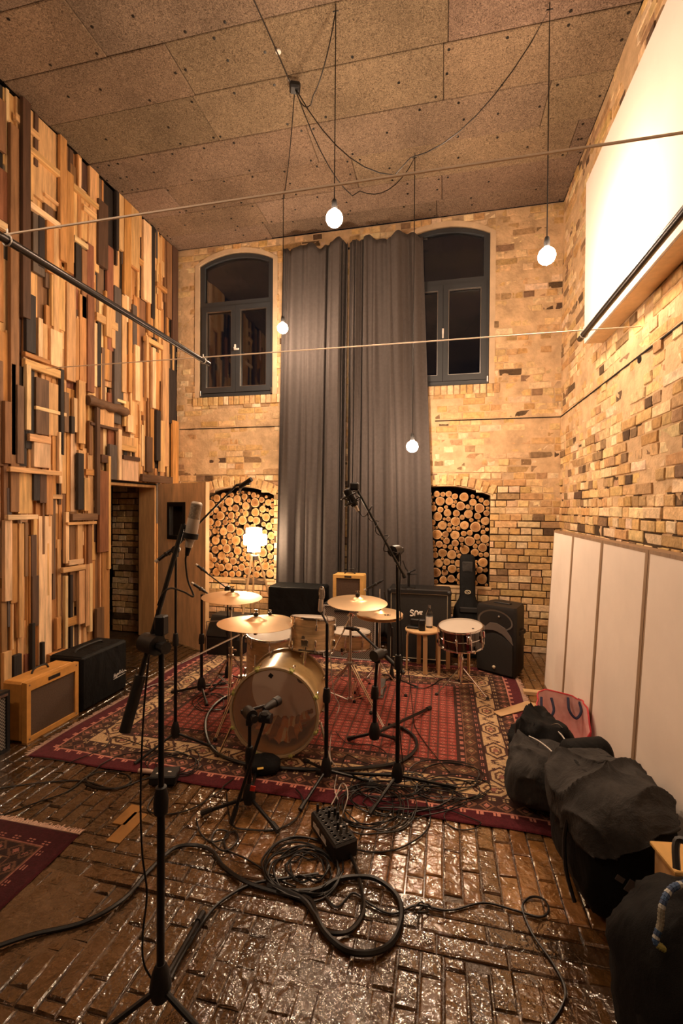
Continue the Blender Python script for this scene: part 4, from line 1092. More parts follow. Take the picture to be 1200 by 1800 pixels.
# cymbals and their stands
def cymbal(label, c, R, ax, extra=None, name='cymbal', group=None, mt='brass'):
    a, r, q = basis(ax, (1, 0, 0)); c = Vector(c)
    t = thing(name, label, 'cymbal', tuple(c), group)
    bow = R*.085
    pr = [(.006, bow+.028), (.022, bow+.026), (.040, bow+.018), (.055, bow+.006), (.062, bow+.001)]
    for k in range(1, 9): s_ = k/8; x = .062+(R-.062)*s_; pr.append((x, bow*(1-s_**1.6)))
    low = [(x, h-.0018) for x, h in pr][::-1]
    MB().lathe(pr+low, c, a, 64, ref=r).build('plate', M[mt], t, ang=50)
    MB().lathe([(0, bow+.030), (.016, bow+.030), (.018, bow+.036), (.016, bow+.052), (0, bow+.053)], c, a, 14).build('felt', M['rubber'], t)
    MB().tube([c+a*(bow+.05), c+a*(bow+.072)], .006, 8).box(c+a*(bow+.068), (.028, .008, .010), ch=.002).build('wing_nut', M['chrome'], t)
    return t, a, c, bow
def cym_stand(label, b, top, ax, boom=None, angs=(.5, 2.6, 4.7), rad_=.30, zc=.36, tail=None):
    """b foot point, top the cymbal centre, boom = (clamp point, tail point)"""
    t = thing('cymbal_stand', label, 'cymbal stand', (b[0], b[1], 0)); b = V(b[0], b[1], 0); top = Vector(top); a = Vector(ax).normalized()
    tz = top-a*.02
    if boom is None:
        z3 = tz.z-.07
        MB().tube([b+V(0, 0, .12), b+V(0, 0, z3*.55)], .0145, 10).tube([b+V(0, 0, z3*.55), V(b.x, b.y, z3)], .010, 10).build('pole', M['chrome'], t)
        MB().tube([V(b.x, b.y, z3), tz], .006, 8).box(V(b.x, b.y, z3), (.03, .022, .03), ch=.005).build('tilter', M['chrome'], t)
    else:
        cl, tl = Vector(boom[0]), Vector(boom[1])
        MB().tube([b+V(0, 0, .12), b+V(0, 0, cl.z*.5)], .0145, 10).tube([b+V(0, 0, cl.z*.5), V(b.x, b.y, cl.z)], .0105, 10).build('pole', M['chrome'], t)
        MB().tube([tl, cl, tz-a*.04], .0065, 8).build('boom_arm', M['chrome'], t)
        MB().box(cl, (.035, .03, .045), ch=.006).tube([cl-V(.03, 0, 0), cl+V(.03, 0, 0)], .007, 8).build('boom_clamp', M['chrome'], t)
        MB().tube([tz-a*.045, tz+a*.01], .006, 8).box(tz-a*.045, (.024, .02, .03), ch=.004).build('tilter', M['chrome'], t)
    hz = b.z+.55*(top.z if boom is None else boom[0][2])
    MB().lathe([(0, -.022), (.021, -.02), (.021, .02), (0, .022)], V(b.x, b.y, (tz.z-.07)*.55 if boom is None else boom[0][2]*.5), n=12).box(V(b.x+.03, b.y, (tz.z-.07)*.55 if boom is None else boom[0][2]*.5), (.04, .009, .016), ch=.003).build('height_clamp', M['chrome'], t)
    MB().lathe([(0, -.018), (.024, -.016), (.024, .016), (0, .018)], V(b.x, b.y, zc), n=12).lathe([(0, -.018), (.022, -.016), (.022, .016), (0, .018)], V(b.x, b.y, .13), n=12).build('collar', M['steel'], t)
    for g in angs:
        mb = MB(); d = V(math.cos(g), math.sin(g), 0); sd = V(-d.y, d.x, 0)
        for s_ in (-1, 1):
            mb.tube([V(b.x, b.y, zc)+d*.015+sd*.010*s_, V(b.x, b.y, .018)+d*rad_+sd*.006*s_], .0045, 6)
            mb.tube([V(b.x, b.y, .13)+d*.015+sd*.008*s_, V(b.x, b.y, (zc+.018)/2)+d*rad_*.5+sd*.008*s_], .004, 6)
        lg = mb.build('leg', M['chrome'], t)
        MB().ball(V(b.x, b.y, .017)+d*rad_, .016, 10).build('rubber_foot', M['rubber'], lg)
    return t
pts = [at(408, 1050, d=3.75), at(449, 1096, d=3.13), at(474, 1090, d=3.9), at(628, 1059, d=3.5)]
cymbal('left crash cymbal, highest at the left of the kit', pts[0], .245, (.05, -.02, 1))
cymbal('wide ride cymbal catching the light in front of the floor tom', pts[1], .258, (.03, .03, 1))
cymbal('smaller crash cymbal half hidden behind the wide ride cymbal', pts[2], .19, (.03, -.02, 1))
cymbal('right crash cymbal with bright radial streaks, above the small snare', pts[3], .23, (.03, -.06, 1))
b0 = at(403, 1215, z=0); cym_stand('chrome stand of the left crash cymbal', (pts[0].x-.01, pts[0].y), pts[0], (.05, -.02, 1), rad_=.24, angs=(.9, 3.0, 5.1))
cl = at(424, 1114, d=3.3); tl = at(318, 1166, d=3.0)
cym_stand('chrome boom stand of the wide ride cymbal with a long silver tail bar', (cl.x, cl.y), pts[1], (.03, -.06, 1), boom=(cl, tl), rad_=.25, angs=(.2, 2.5, 4.4))
cym_stand('chrome stand of the half hidden crash cymbal', (pts[2].x+.20, pts[2].y+.18), pts[2], (.03, -.12, 1), boom=(V(pts[2].x+.20, pts[2].y+.18, .55), V(pts[2].x+.32, pts[2].y+.26, .52)), rad_=.2)
cl = at(617, 1082, d=3.50); tl = at(583, 1150, d=3.40)
cym_stand('chrome boom stand of the right crash cymbal in the middle of the kit', (cl.x, cl.y-.02), pts[3], (.03, -.02, 1), boom=(cl, tl), rad_=.33, angs=(3.75, 5.75, 1.5), zc=.40)
# hi-hat
p = at(667, 1078, d=3.74)
t = thing('hi_hat', 'pair of hi-hat cymbals on a chrome pedal stand right of the drum kit', 'hi-hat', (p.x, p.y, 0))
a = V(.02, -.03, 1).normalized(); R = .19
for s_, nm, h in ((1, 'top_cymbal', .0), (-1, 'bottom_cymbal', -.022)):
    pr = [(.006, .030), (.022, .028), (.045, .014), (.055, .010)]+[(.055+(R-.055)*k/6, .010*(1-(k/6)**1.4)) for k in range(1, 7)]
    pr = [(x, y*s_) for x, y in pr]; MB().lathe(pr+[(x, y-.0015) for x, y in pr][::-1], p+V(0, 0, h), a, 56).build(nm, M['brass'], t, ang=50)
MB().tube([p+V(0, 0, -.05), p+V(0, 0, .20)], .0035, 6).build('pull_rod', M['chrome'], t)
MB().lathe([(0, .03), (.013, .03), (.013, .06), (0, .062)], p, n=12).build('clutch', M['rubber'], t)
MB().tube([V(p.x, p.y, .05), V(p.x, p.y, .42)], .014, 10).tube([V(p.x, p.y, .42), V(p.x, p.y, p.z-.06)], .010, 10).lathe([(0, -.06), (.02, -.06), (.022, -.045), (0, -.04)], p, n=12).build('tube', M['chrome'], t)
for g in (.6, 2.7, 4.6):
    mb = MB(); tripod(mb, (p.x, p.y), .32, .25, (g,), w=.006); lg = mb.build('leg', M['chrome'], t)
    MB().ball(V(p.x+.25*math.cos(g), p.y+.25*math.sin(g), .017), .016, 10).build('rubber_foot', M['rubber'], lg)
pd = MB().box(V(p.x-.02, p.y+.20, .05), (.085, .26, .012), R=Matrix.Rotation(.16, 3, 'X'), ch=.004).box(V(p.x-.02, p.y+.18, .018), (.10, .30, .008)).build('pedal', M['steel'], t)
# maker's mark on the top cymbal
mk = MB(); mc = at(690, 1083, d=3.37); mc = p+V(.075, -.07, .0075)
for dx, rr in ((-.018, .009), (.004, .009)):
    mk.tube([mc+V(dx+rr*math.cos(k*.55), rr*1.6*math.sin(k*.55), 0) for k in range(2, 11)], .0022, 5)
mk.tube([mc+V(.018, -.014, 0), mc+V(.018, .014, 0)], .0022, 5); mk.build('maker_mark', M['black'], t)
# bass pedal
bp = fc+bax*(BD+.13); t = thing('bass_drum_pedal', 'steel bass drum pedal behind the gold bass drum', 'pedal', (bp.x, bp.y, 0))
Rp = ydir(math.atan2(bax.y, bax.x)-math.pi/2)
MB().box(V(bp.x, bp.y, .018), (.11, .28, .010), R=Rp, ch=.003).build('base_plate', M['steel'], t)
MB().box(V(bp.x, bp.y, .055)+bax*.02, (.085, .24, .012), R=Rp @ Matrix.Rotation(.22, 3, 'X'), ch=.003).build('footboard', M['steel'], t)
e = V(bp.x, bp.y, 0)-bax*.12; s2 = V(bax.y, -bax.x, 0)
MB().tube([e+s2*.06+V(0, 0, .02), e+s2*.055+V(0, 0, .20)], .007, 8).tube([e-s2*.06+V(0, 0, .02), e-s2*.055+V(0, 0, .20)], .007, 8).tube([e+s2*.06+V(0, 0, .2), e-s2*.06+V(0, 0, .2)], .006, 8).build('yoke', M['chrome'], t)
MB().tube([e+V(0, 0, .20), e+V(0, 0, .34)+bax*.045], .004, 6).ball(e+V(0, 0, .345)+bax*.047, .02, 12).build('beater', M['white'], t)

# ================================================================ MICROPHONES AND STANDS
def mstand(label, b, hub_z, top, feet=None, rad_=.30, a0=.5, boom=None, tailr=None, r=.010, name='microphone_stand', cone=False, legmat='black'):
    b = V(b[0], b[1], 0)
    t = thing(name, label, 'microphone stand', tuple(b)); top = Vector(top)
    zm = hub_z+(top.z-hub_z)*.5
    MB().tube([b+V(0, 0, hub_z-.04), b+V(0, 0, zm)], r*1.15, 10).tube([b+V(0, 0, zm), V(b.x+(top.x-b.x), b.y+(top.y-b.y), top.z)], r*.85, 10).build('pole', M['black'], t)
    MB().lathe([(0, -.035), (r*2.0, -.035), (r*2.2, 0), (r*1.6, .045), (0, .05)], b+V(0, 0, zm), n=12).build('height_clutch', M['black_plastic'], t)
    MB().lathe([(0, -.045), (r*2.6, -.045), (r*3.2, -.01), (r*2.4, .035), (r*1.4, .06), (0, .06)], b+V(0, 0, hub_z), n=12).build('hub', M['black_plastic'], t)
    if feet is None: feet = [b+V(rad_*math.cos(a0+k*2.094), rad_*math.sin(a0+k*2.094), .012) for k in range(3)]
    for f in feet:
        f = Vector(f); f.z = max(.012, f.z); d = (f-b); d.z = 0; d.normalize()
        lg = MB().tube([b+V(0, 0, hub_z-.02)+d*.02, f], r*.85, 8).build('leg', M[legmat], t)
        e = f-(b+V(0, 0, hub_z)); e.normalize(); MB().tube([f-e*.055, f-e*.0], [r*1.15, r*1.3], 8).build('rubber_foot', M['rubber'], lg)
    if boom:
        tl, hd = Vector(boom[0]), Vector(boom[1]); e = (hd-tl).normalized()
        MB().tube([tl, hd], r*.72, 8).build('boom_arm', M['black'], t)
        c_ = Vector(boom[2]) if len(boom) > 2 else top
        s_ = e.cross(V(0, 0, 1)).normalized()
        MB().tube([c_-s_*r*3.2, c_+s_*r*3.2], r*2.9, 14).tube([c_+s_*r*3.2, c_+s_*r*7], [r*1.2, r*1.8], 8).box(top-V(0, 0, .02), (r*3, r*3, .06), ch=.004).build('boom_clutch', M['black_plastic'], t)
        if tailr: MB().tube([tl, tl+e*.16], tailr, 10).build('counterweight', M['rubber'], t)
        else: MB().tube([tl, tl+e*.02], r*1.1, 8).build('end_cap', M['rubber'], t)
    return t
def pencil(label, p0, p1, r=.010, name='microphone'):
    p0, p1 = Vector(p0), Vector(p1); e = (p1-p0).normalized(); L = (p1-p0).length
    t = thing(name, label, 'microphone', tuple(p1))
    MB().tube([p0+e*.022, p1], r, 12).build('body', M['black'], t)
    MB().tube([p0, p0+e*.022], r*1.02, 12).build('grille', M['mesh'], t)
    MB().tube([p1, p1+e*.03], [r*.8, r*.55], 8).build('cable_plug', M['black_plastic'], t)
    MB().box(p0+e*L*.7, (.03, .03, .03), ch=.008).build('clip', M['rubber'], t)
    return t

# A: big stand in the foreground left
hb = at(282, 1738, z=.10); b = V(hb.x, hb.y, 0)
f1 = at(356, 1606, z=.015); dd = f1-b; g = math.atan2(dd.y, dd.x)
top = at(282, 1150, d=1.42); cl = at(266, 1132, d=1.40); hd = at(322, 922, d=1.50); tl = at(219, 1287, d=1.34)
tp = V(b.x, b.y, at(282, 1085, d=1.42).z)
feet = [f1, b+V(.36*math.cos(g+2.2), .36*math.sin(g+2.2), .012), b+V(.36*math.cos(g-2.0), .36*math.sin(g-2.0), .012)]
mstand('tall black boom stand in the left foreground holding the silver studio microphone', b, .12, tp, feet, boom=(tl, hd, cl), tailr=.017, r=.0105)
p0 = at(346, 884, d=1.50); p1 = at(331, 962, d=1.50); e = (p1-p0).normalized()
t = thing('microphone', 'long silver studio condenser microphone on the tall foreground boom stand', 'microphone', tuple(p1))
L = (p1-p0).length
MB().tube([p0, p0+e*.002, p0+e*L*.36], [.014, .0185, .0185], 20).build('grille', M['mesh'], t)
MB().tube([p0-e*.003, p0+e*.004], [.014, .0190], 20).build('cap', M['silver_mic'], t)
MB().tube([p0+e*L*.36, p0+e*L*.80, p0+e*L*.86, p0+e*L*1.0], [.020, .020, .014, .0125], 20).build('body', M['silver_mic'], t)
MB().tube([p0+e*L*.68, p0+e*L*.80], .0245, 18).tube([p0+e*L*.74, hd], .006, 8).build('clamp_ring', M['black_plastic'], t)
MB().tube([p1, p1+e*.028], [.010, .006], 10).build('cable_plug', M['rubber'], t)
# its lead
def lead(label, pts, r=.003, mt='cable', k=8):
    P = spl(pts, k); o = MB().tube(P, r, 6).build('cable', M[mt], origin=P[-1]); return tag(o, label, 'cable')
lead('black microphone lead looping from the silver microphone back to its stand', [p1+e*.02, at(326, 985, d=1.5), at(330, 1020, d=1.49), at(340, 1048, d=1.47), at(322, 1040, d=1.45), at(300, 1034, d=1.43), at(286, 1044, d=1.42), at(277, 1064, d=1.42)], .0030)
lead('thin black lead hanging down beside the tall foreground stand to the floor', [at(262, 1150, d=1.45), at(252, 1260, d=1.50), at(247, 1400, d=1.50), at(250, 1500, d=1.48), at(258, 1570, d=1.47), at(251, 1640, d=1.45), at(252, 1690, d=1.44), at(268, 1722, d=1.44), b+V(.03, .03, .02)], .0032)
# B: centre stand with shock mount
hb = at(698, 1358, z=.12); b = V(hb.x, hb.y, 0); tp = V(b.x-.012, b.y, at(688, 972, d=2.52).z); cl = V(tp.x-.01, tp.y-.0, tp.z+.01)
hd = at(626, 858, d=2.62); tl = at(712, 1016, d=2.44)
mstand('tall black boom stand in the centre with a round shock mount against the curtain', b, .12, tp, [at(556, 1357, z=.02), at(649, 1431, z=.02), at(800, 1384, z=.02)], boom=(tl, hd, cl), r=.0105)
t = thing('microphone', 'black microphone in a round shock mount cage at the top of the centre boom stand', 'microphone', tuple(hd))
mc = at(617, 876, d=2.62); ax = V(.45, .2, -.86).normalized(); a, r, q = basis(ax, (1, 0, 0))
for h in (-.022, .022):
    MB().tube([mc+a*h+(r*math.cos(k*math.pi/10)+q*math.sin(k*math.pi/10))*.052 for k in range(20)], .004, 6, closed=True).build('cage_ring', M['black'], t)
mb = MB()
for k in range(8):
    g = k*math.pi/4; d = r*math.cos(g)+q*math.sin(g); mb.tube([mc+a*.022+d*.052, mc-a*.004+d*.026, mc-a*.022+d*.052], .0022, 5)
mb.build('elastic', M['rubber'], t)
MB().tube([mc-a*.06, mc-a*.055, mc+a*.045, mc+a*.05], [.018, .024, .024, .014], 16).build('body', M['black_plastic'], t)
MB().tube([mc+a*.05, mc+a*.085], [.010, .008], 10).build('cable_plug', M['silver_mic'], t)
MB().box(hd+V(-.01, 0, .01), (.05, .03, .045), ch=.008).tube([hd, mc+r*.05], .006, 6).build('joint', M['black_plastic'], t)
e = tl-hd; s1 = basis(e)[1]; s2_ = basis(e)[2]
lead('microphone lead wound round the centre boom arm', [mc+a*.085, mc+a*.12+V(.02, 0, 0)]+[hd+e*(.25+.5*k/14)+(s1*math.cos(k*1.3)+s2_*math.sin(k*1.3))*(.02 if k % 3 else .034) for k in range(15)]+[cl+V(.03, 0, -.03), V(tp.x+.018, tp.y, tp.z-.25), V(tp.x+.035, tp.y, .75), V(tp.x+.015, tp.y, .5), V(tp.x+.05, tp.y+.05, .03)], .0028)
# C: stand in front of the snare area
hb = at(573, 1352, z=.09); b = V(hb.x, hb.y, 0); tp = V(b.x, b.y+.0, at(577, 1092, d=2.68).z)
mstand('straight black stand beside the gold bass drum with an upright ribbon microphone', b, .10, tp, rad_=.27, a0=.25, r=.0105)
mp = at(563, 1062, d=2.68)
t = thing('microphone', 'upright silver ribbon microphone with a loop mount in front of the rack tom', 'microphone', tuple(mp))
MB().tube([mp+V(-.002, 0, -.045), mp+V(0, 0, -.04), mp+V(.004, 0, .03)], [.011, .014, .014], 14).build('body', M['silver_mic'], t)
MB().tube([mp+V(.008+.016*math.sin(k*math.pi/9), 0, .062-.042*math.cos(k*math.pi/9)) for k in range(18)], .0028, 6, closed=True).build('loop', M['chrome'], t)
MB().tube([mp+V(.006, 0, .03), mp+V(.010, 0, .09)], [.014, .009], 12).build('grille', M['mesh'], t)
MB().tube([mp+V(.0, 0, -.04), tp], .006, 8).build('swivel', M['black'], t)
# D: low stand at the bass drum
hb = at(438, 1399, z=.07); b = V(hb.x, hb.y, 0); tp = V(b.x, b.y, at(437, 1256, d=2.42).z)
mstand('low black stand in front of the bass drum holding the kick microphone', b, .08, tp, [at(353, 1430, z=.015), at(489, 1461, z=.015), at(452, 1350, z=.02)], boom=(at(424, 1252, d=2.42), at(482, 1236, d=2.52), tp+V(0, 0, .01)), r=.011)
p0 = at(491, 1230, d=2.56); p1 = at(470, 1243, d=2.47); e = (p1-p0).normalized()
t = thing('microphone', 'stubby black kick drum microphone at the see-through bass drum head', 'microphone', tuple(p1))
MB().tube([p0, p0+e*.008, p0+e*.045, p0+e*.05], [.016, .026, .026, .020], 16).build('grille', M['rubber'], t); MB().tube([p0+e*.05, p1, p1+e*.03], [.022, .020, .012], 16).build('body', M['black_plastic'], t)
# leaning rod of the second low stand
k0 = at(466, 1262, d=2.42); k1 = at(406, 1448, z=.012)
t = thing('microphone_stand', 'short black stand rod leaning from the kick microphone clutch to the floor', 'microphone stand', (k1.x, k1.y, 0))
MB().tube([k1, k0], .009, 8).build('rod', M['black'], t); MB().tube([k1, k1+(k0-k1)*.16], .013, 8).build('rubber_sleeve', M['rubber'], t)
MB().tube([k0-V(.03, 0, 0), k0+V(.035, 0, 0)], .026, 14).box(k0+V(0, -.0, .012), (.05, .05, .05), ch=.012).build('clutch', M['black_plastic'], t)
# E: stand behind A with long boom to the niche
hb = at(308, 1284, z=.11); b = V(hb.x, hb.y, 0); tp = V(b.x, b.y, at(308, 966, d=3.02).z)
tl = at(272, 988, d=3.0); hd = at(415, 853, d=3.12)
mstand('black boom stand behind the foreground one, its arm reaching towards the firewood niche', b, .11, tp, rad_=.28, a0=.1, boom=(at(296, 975, d=3.02), hd, tp), r=.0095)
pencil('slim black microphone pointing left from the middle boom stand, in front of the open door', at(273, 988, d=2.98), at(300, 968, d=3.01), .0125)
t = thing('microphone', 'black microphone head clamped at the raised tip of the boom near the left niche', 'microphone', tuple(hd))
MB().tube([hd, hd+V(.10, .0, .012)], .010, 10).tube([hd+V(.03, 0, -.01), hd+V(.12, -.02, .04)], .016, 10).build('body', M['black_plastic'], t); MB().tube([hd+V(.04, 0, -.0), hd+V(.02, 0, -.055)], .008, 8).build('grille', M['mesh'], t)
# F: left stand by the door with a slim mic
hb = at(354, 1205, z=.08); b = V(hb.x, hb.y, 0); tp = V(b.x, b.y, at(353, 1046, d=3.82).z)
mstand('black stand by the open door edge with a slim microphone over the left crash', b, .09, tp, rad_=.26, a0=1.2, r=.012)
pencil('slim black microphone on the stand by the open door edge', at(336, 1024, d=3.8), at(360, 1040, d=3.84), .011)
# F2
b = at(400, 1180, z=0); d = 4.1; tp = at(400, 1034, d=d); b = V(tp.x, tp.y, 0)
mstand('thin dark stand behind the left crash cymbal, arm rising to the left', b, .10, tp, rad_=.22, a0=.3, boom=(at(403, 1037, d=d), at(357, 1003, d=d), tp), r=.008)
pencil('slim dark microphone at the arm tip left of the left crash cymbal', at(344, 992, d=d), at(360, 1004, d=d), .011)
# G: over the hi-hat
d = 4.0; tp = at(675, 1040, d=d); b = V(tp.x+.06, tp.y+.1, 0)
mstand('thin black stand behind the hi-hat cymbals', b, .10, tp, rad_=.24, a0=2.0, r=.0075)
pencil('slim dark microphone aimed down between the right crash and the hi-hat', at(640, 1038, d=d), at(669, 1022, d=d), .0115)
# M: snare boom stand
hb = at(658, 1288, z=.12); b = V(hb.x, hb.y, 0); tp = V(b.x+.015, b.y, at(664, 1150, d=3.0).z)
mstand('black boom stand right of the chrome cymbal stand, arm slanting down to the right', b, .13, tp, [at(612, 1299, z=.02), at(700, 1300, z=.02), at(756, 1244, z=.02)], boom=(at(710, 1184, d=2.95), at(626, 1106, d=3.2), tp), tailr=.015, r=.0125)
pencil('slim black microphone over the small snare at the end of the slanting arm', at(606, 1103, d=3.3), at(626, 1106, d=3.2), .013)
# small table stand on the speaker cabinet is built with the cabinet

# ================================================================ AMPLIFIERS AND CABINETS
def cabinet(name, label, cat, c, size, rz, body, grille, frame=.03, ch=.012, front='-y', grill_rect=None, extra=None, rec=.012):
    """box standing on z=0 (or c.z) with a recessed cloth front facing local -y"""
    w, d, h = size; c = Vector(c); R = ydir(rz); t = thing(name, label, cat, tuple(c))
    P = lambda x, y, z: tuple(c+R @ V(x, y, z))
    MB().box(P(0, .02, h/2), (w, d-.04, h), R=R, ch=ch).ring([(-w/2, 0), (w/2, 0), (w/2, h), (-w/2, h)], [(-w/2+frame, frame), (w/2-frame, frame), (w/2-frame, h-frame if not grill_rect else grill_rect), (-w/2+frame, h-frame if not grill_rect else grill_rect)], -d/2, -d/2+.04, lambda u, v, w_: P(u, w_, v)).build('body', body, t)
    gt = h-frame if not grill_rect else grill_rect
    MB().prism([(-w/2+frame+.001, frame+.001), (w/2-frame-.001, frame+.001), (w/2-frame-.001, gt-.001), (-w/2+frame+.001, gt-.001)], -d/2+rec, -d/2+.03, lambda u, v, w_: P(u, w_, v)).build('grille_cloth', grille, t, smooth=False)
    return t, P, R
def handle(t, P, z, w=.16, h=.028, y=0, mt='rubber', ax='x'):
    pts = [P(-w/2, y, z), P(-w/2+.02, y, z+h*.8), P(0, y, z+h), P(w/2-.02, y, z+h*.8), P(w/2, y, z)]
    MB().tube(spl(pts, 6), .007, 8).build('handle', M[mt], t)
hp_ = math.pi/2
# orange tweed amp at the left (front faces +X)
cx = (-2.71-2.92)/2
t, P, R = cabinet('guitar_amplifier', 'orange tweed combo amplifier with brown grille on the floor by the timber wall', 'amplifier', (-2.805, 2.73, 0), (.445, .205, .405), hp_, M['tweed'], M['grille_b'], .032, ch=.014, grill_rect=.345)
handle(t, P, .405, .14, .035, .02)
MB().box(P(0, -.104, .374), (.10, .003, .024), R=R).build('name_plate', M['black_plastic'], t)
for x, z in ((-.2, .02), (.2, .02), (-.2, .385), (.2, .385)): MB().lathe([(0, 0), (.006, 0), (.006, .002), (0, .003)], P(x, -.1025, z), R @ V(0, -1, 0), 8).build('screw', M['steel'], t)
# black covered amp with script logo
c = V(-2.85, 3.235, 0); w, d, h = .52, .31, .425
t = thing('covered_amplifier', 'amplifier under a fitted black cover beside the orange tweed amplifier', 'amplifier', tuple(c))
MB().box(c+V(0, 0, h/2), (d, w, h), ch=.02).build('cover', M['cloth_black'], t)
mb = MB().tube(spl([c+V(0, -.16, h-.003), c+V(0, -.12, h+.02), c+V(0, .1, h+.022), c+V(0, .14, h-.003)], 5), .009, 8).build('handle', M['rubber'], t)
MB().tube([c+V(d/2-.01, -w/2+.01, h-.012), c+V(d/2-.01, w/2-.01, h-.012), c+V(-d/2+.01, w/2-.01, h-.012), c+V(-d/2+.01, -w/2+.01, h-.012)], .004, 6, closed=True).build('piping', M['black_plastic'], t)
mb = MB(); zz = .155; yy = 3.325; xf = c.x+d/2+.001
def ink(pts, s_=1.): mb.tube(spl([(xf, yy+y*s_, zz+z*s_) for y, z in pts], 4), .0022, 4)
for st in ([(0, -.012), (.003, .026)], [(.016, .028), (.014, -.012)], [(0, .004), (.016, .008)], [(.022, .012), (.026, -.002), (.034, .012), (.030, -.02), (.022, -.018)], [(.040, -.020), (.046, .014), (.056, .012), (.052, -.002), (.044, 0)], [(.060, .004), (.070, .008), (.066, .016), (.060, .006), (.068, -.002)],
           [(.078, -.002), (.082, .03), (.096, .034), (.098, .012), (.084, .012), (.100, -.002)], [(.106, 0), (.112, .014), (.120, .014), (.118, 0)], [(.126, .034), (.124, .0), (.132, 0)], [(.138, .014), (.140, 0), (.150, .002), (.152, .014)], [(.156, 0), (.160, .014), (.168, .012), (.168, 0)], [(-.004, -.026), (.17, -.020)]): ink(st, .82)
mb.build('script_logo', M['white'], t)
# silver grille amp cut by the left edge
t, P, R = cabinet('guitar_amplifier', 'black amplifier with silver grille cut by the left photo edge', 'amplifier', (-2.86, 2.19, 0), (.46, .24, .395), hp_, M['tolex'], M['grille_g'], .02, ch=.01, grill_rect=.36)
MB().box(P(0, -.121, .372), (.43, .004, .016), R=R).build('control_panel', M['steel'], t); handle(t, P, .395, .16, .03)

# back row in front of the curtain
def px_box(x0, x1, yt, Y, dep, name, label, body, grille, frame=.03, z0=0, **k):
    a, b = at(x0, yt, Y=Y), at(x1, yt, Y=Y); h = (a.z+b.z)/2-z0
    return cabinet(name, label, 'amplifier', ((a.x+b.x)/2, Y+dep/2, z0), (b.x-a.x, dep, h), 0, body, grille, frame, **k)+((b.x-a.x, h),)
a, b = at(470, 1031, Y=4.82), at(566, 1034, Y=4.82); cw = b.x-a.x; h = (a.z+b.z)/2; c = V((a.x+b.x)/2, 4.82+.17, 0)
t = thing('covered_amplifier', 'wide black covered cabinet in front of the curtain, left of the small yellow amplifier', 'amplifier', tuple(c))
MB().box(c+V(0, 0, h/2), (cw, .32, h), ch=.02).build('cover', M['cloth_black'], t); MB().tube([c+V(-cw/2+.02, -.155, h-.01), c+V(cw/2-.02, -.155, h-.01)], .004, 6).build('piping', M['black_plastic'], t)
t, P, R, (w, h) = px_box(567, 662, 1063, 4.66, .34, 'speaker_cabinet', 'speaker cabinet with silver grille under the small yellow amplifier', M['tolex'], M['grille_g'], .02, ch=.01)
MB().box(P(-.08, -.172, h-.075), (.16, .004, .022), R=R).build('name_plate', M['black_plastic'], t)
MB().ring([(-w/2+.012, .012), (w/2-.012, .012), (w/2-.012, h-.012), (-w/2+.012, h-.012)], [(-w/2+.02, .02), (w/2-.02, .02), (w/2-.02, h-.02), (-w/2+.02, h-.02)], -.176, -.170, lambda u, v, w_: P(u, w_, v)).build('piping', M['white'], t, smooth=False)
h0 = h
t, P, R, (w, h) = px_box(585, 638, 1011, 4.72, .20, 'guitar_amplifier', 'small yellow tweed amplifier standing on the silver grille cabinet', M['tweed_y'], M['grille_b'], .034, z0=h0, ch=.01)
MB().box(P(0, -.101, h-.018), (.075, .003, .018), R=R).build('name_plate', M['black_plastic'], t); handle(t, P, h, .12, .02)
o = MB().tube(spl([P(.02+.035*math.cos(k), .03+.03*math.sin(k), h+.010+.004*k) for k in range(14)], 4), .005, 6).build('cable', M['cable'], origin=P(.02, .03, h)); tag(o, 'small coil of dark cable lying on top of the small yellow amplifier', 'cable')
t, P, R, (w, h) = px_box(681, 793, 1038, 4.76, .36, 'speaker_cabinet', 'large worn black guitar cabinet in front of the curtain, behind the round stool', M['tolex'], M['grille_k'], .035, ch=.018)
MB().ring([(-w/2+.033, .033), (w/2-.033, .033), (w/2-.033, h-.033), (-w/2+.033, h-.033)], [(-w/2+.039, .039), (w/2-.039, .039), (w/2-.039, h-.039), (-w/2+.039, h-.039)], -.176, -.165, lambda u, v, w_: P(u, w_, v)).build('piping', M['cream'], t, smooth=False)
for sx in (-1, 1): MB().box(P(sx*(w/2-.022), -.16, h-.022), (.052, .05, .052), R=R, ch=.014).build('corner_guard', M['black_plastic'], t)
MB().box(P(-.17, -.165, .012), (.16, .06, .022), R=R, ch=.004).build('foot_rail', M['steel'], t)
hc = h; ctr = V(P(-.14, -.03, h)[0], P(0, -.03, h)[1], h)
# white letters sign "smo" on the stool side: loops of white tubing
# small black table stand on the cabinet
tb = at(718, 1034, Y=4.88); tb.z = hc
t = thing('table_microphone_stand', 'small black table microphone stand standing on the worn black cabinet', 'microphone stand', tuple(tb))
MB().lathe([(0, 0), (.075, 0), (.07, .010), (.02, .018), (0, .018)], tb, n=20).build('base', M['black'], t)
MB().tube([tb+V(0, 0, .015), tb+V(0, 0, .15)], .013, 10).build('pole', M['black'], t)
MB().box(tb+V(0, 0, .155), (.035, .03, .04), ch=.008).tube([tb+V(-.035, 0, .215), tb+V(0, 0, .165), tb+V(.07, 0, .20)], .009, 8).tube([tb+V(.0, 0, .15), tb+V(.09, 0, .15)], .006, 8).tube([tb+V(-.03, 0, .20), tb+V(-.065, 0, .29)], .006, 8).build('clamp', M['black'], t)
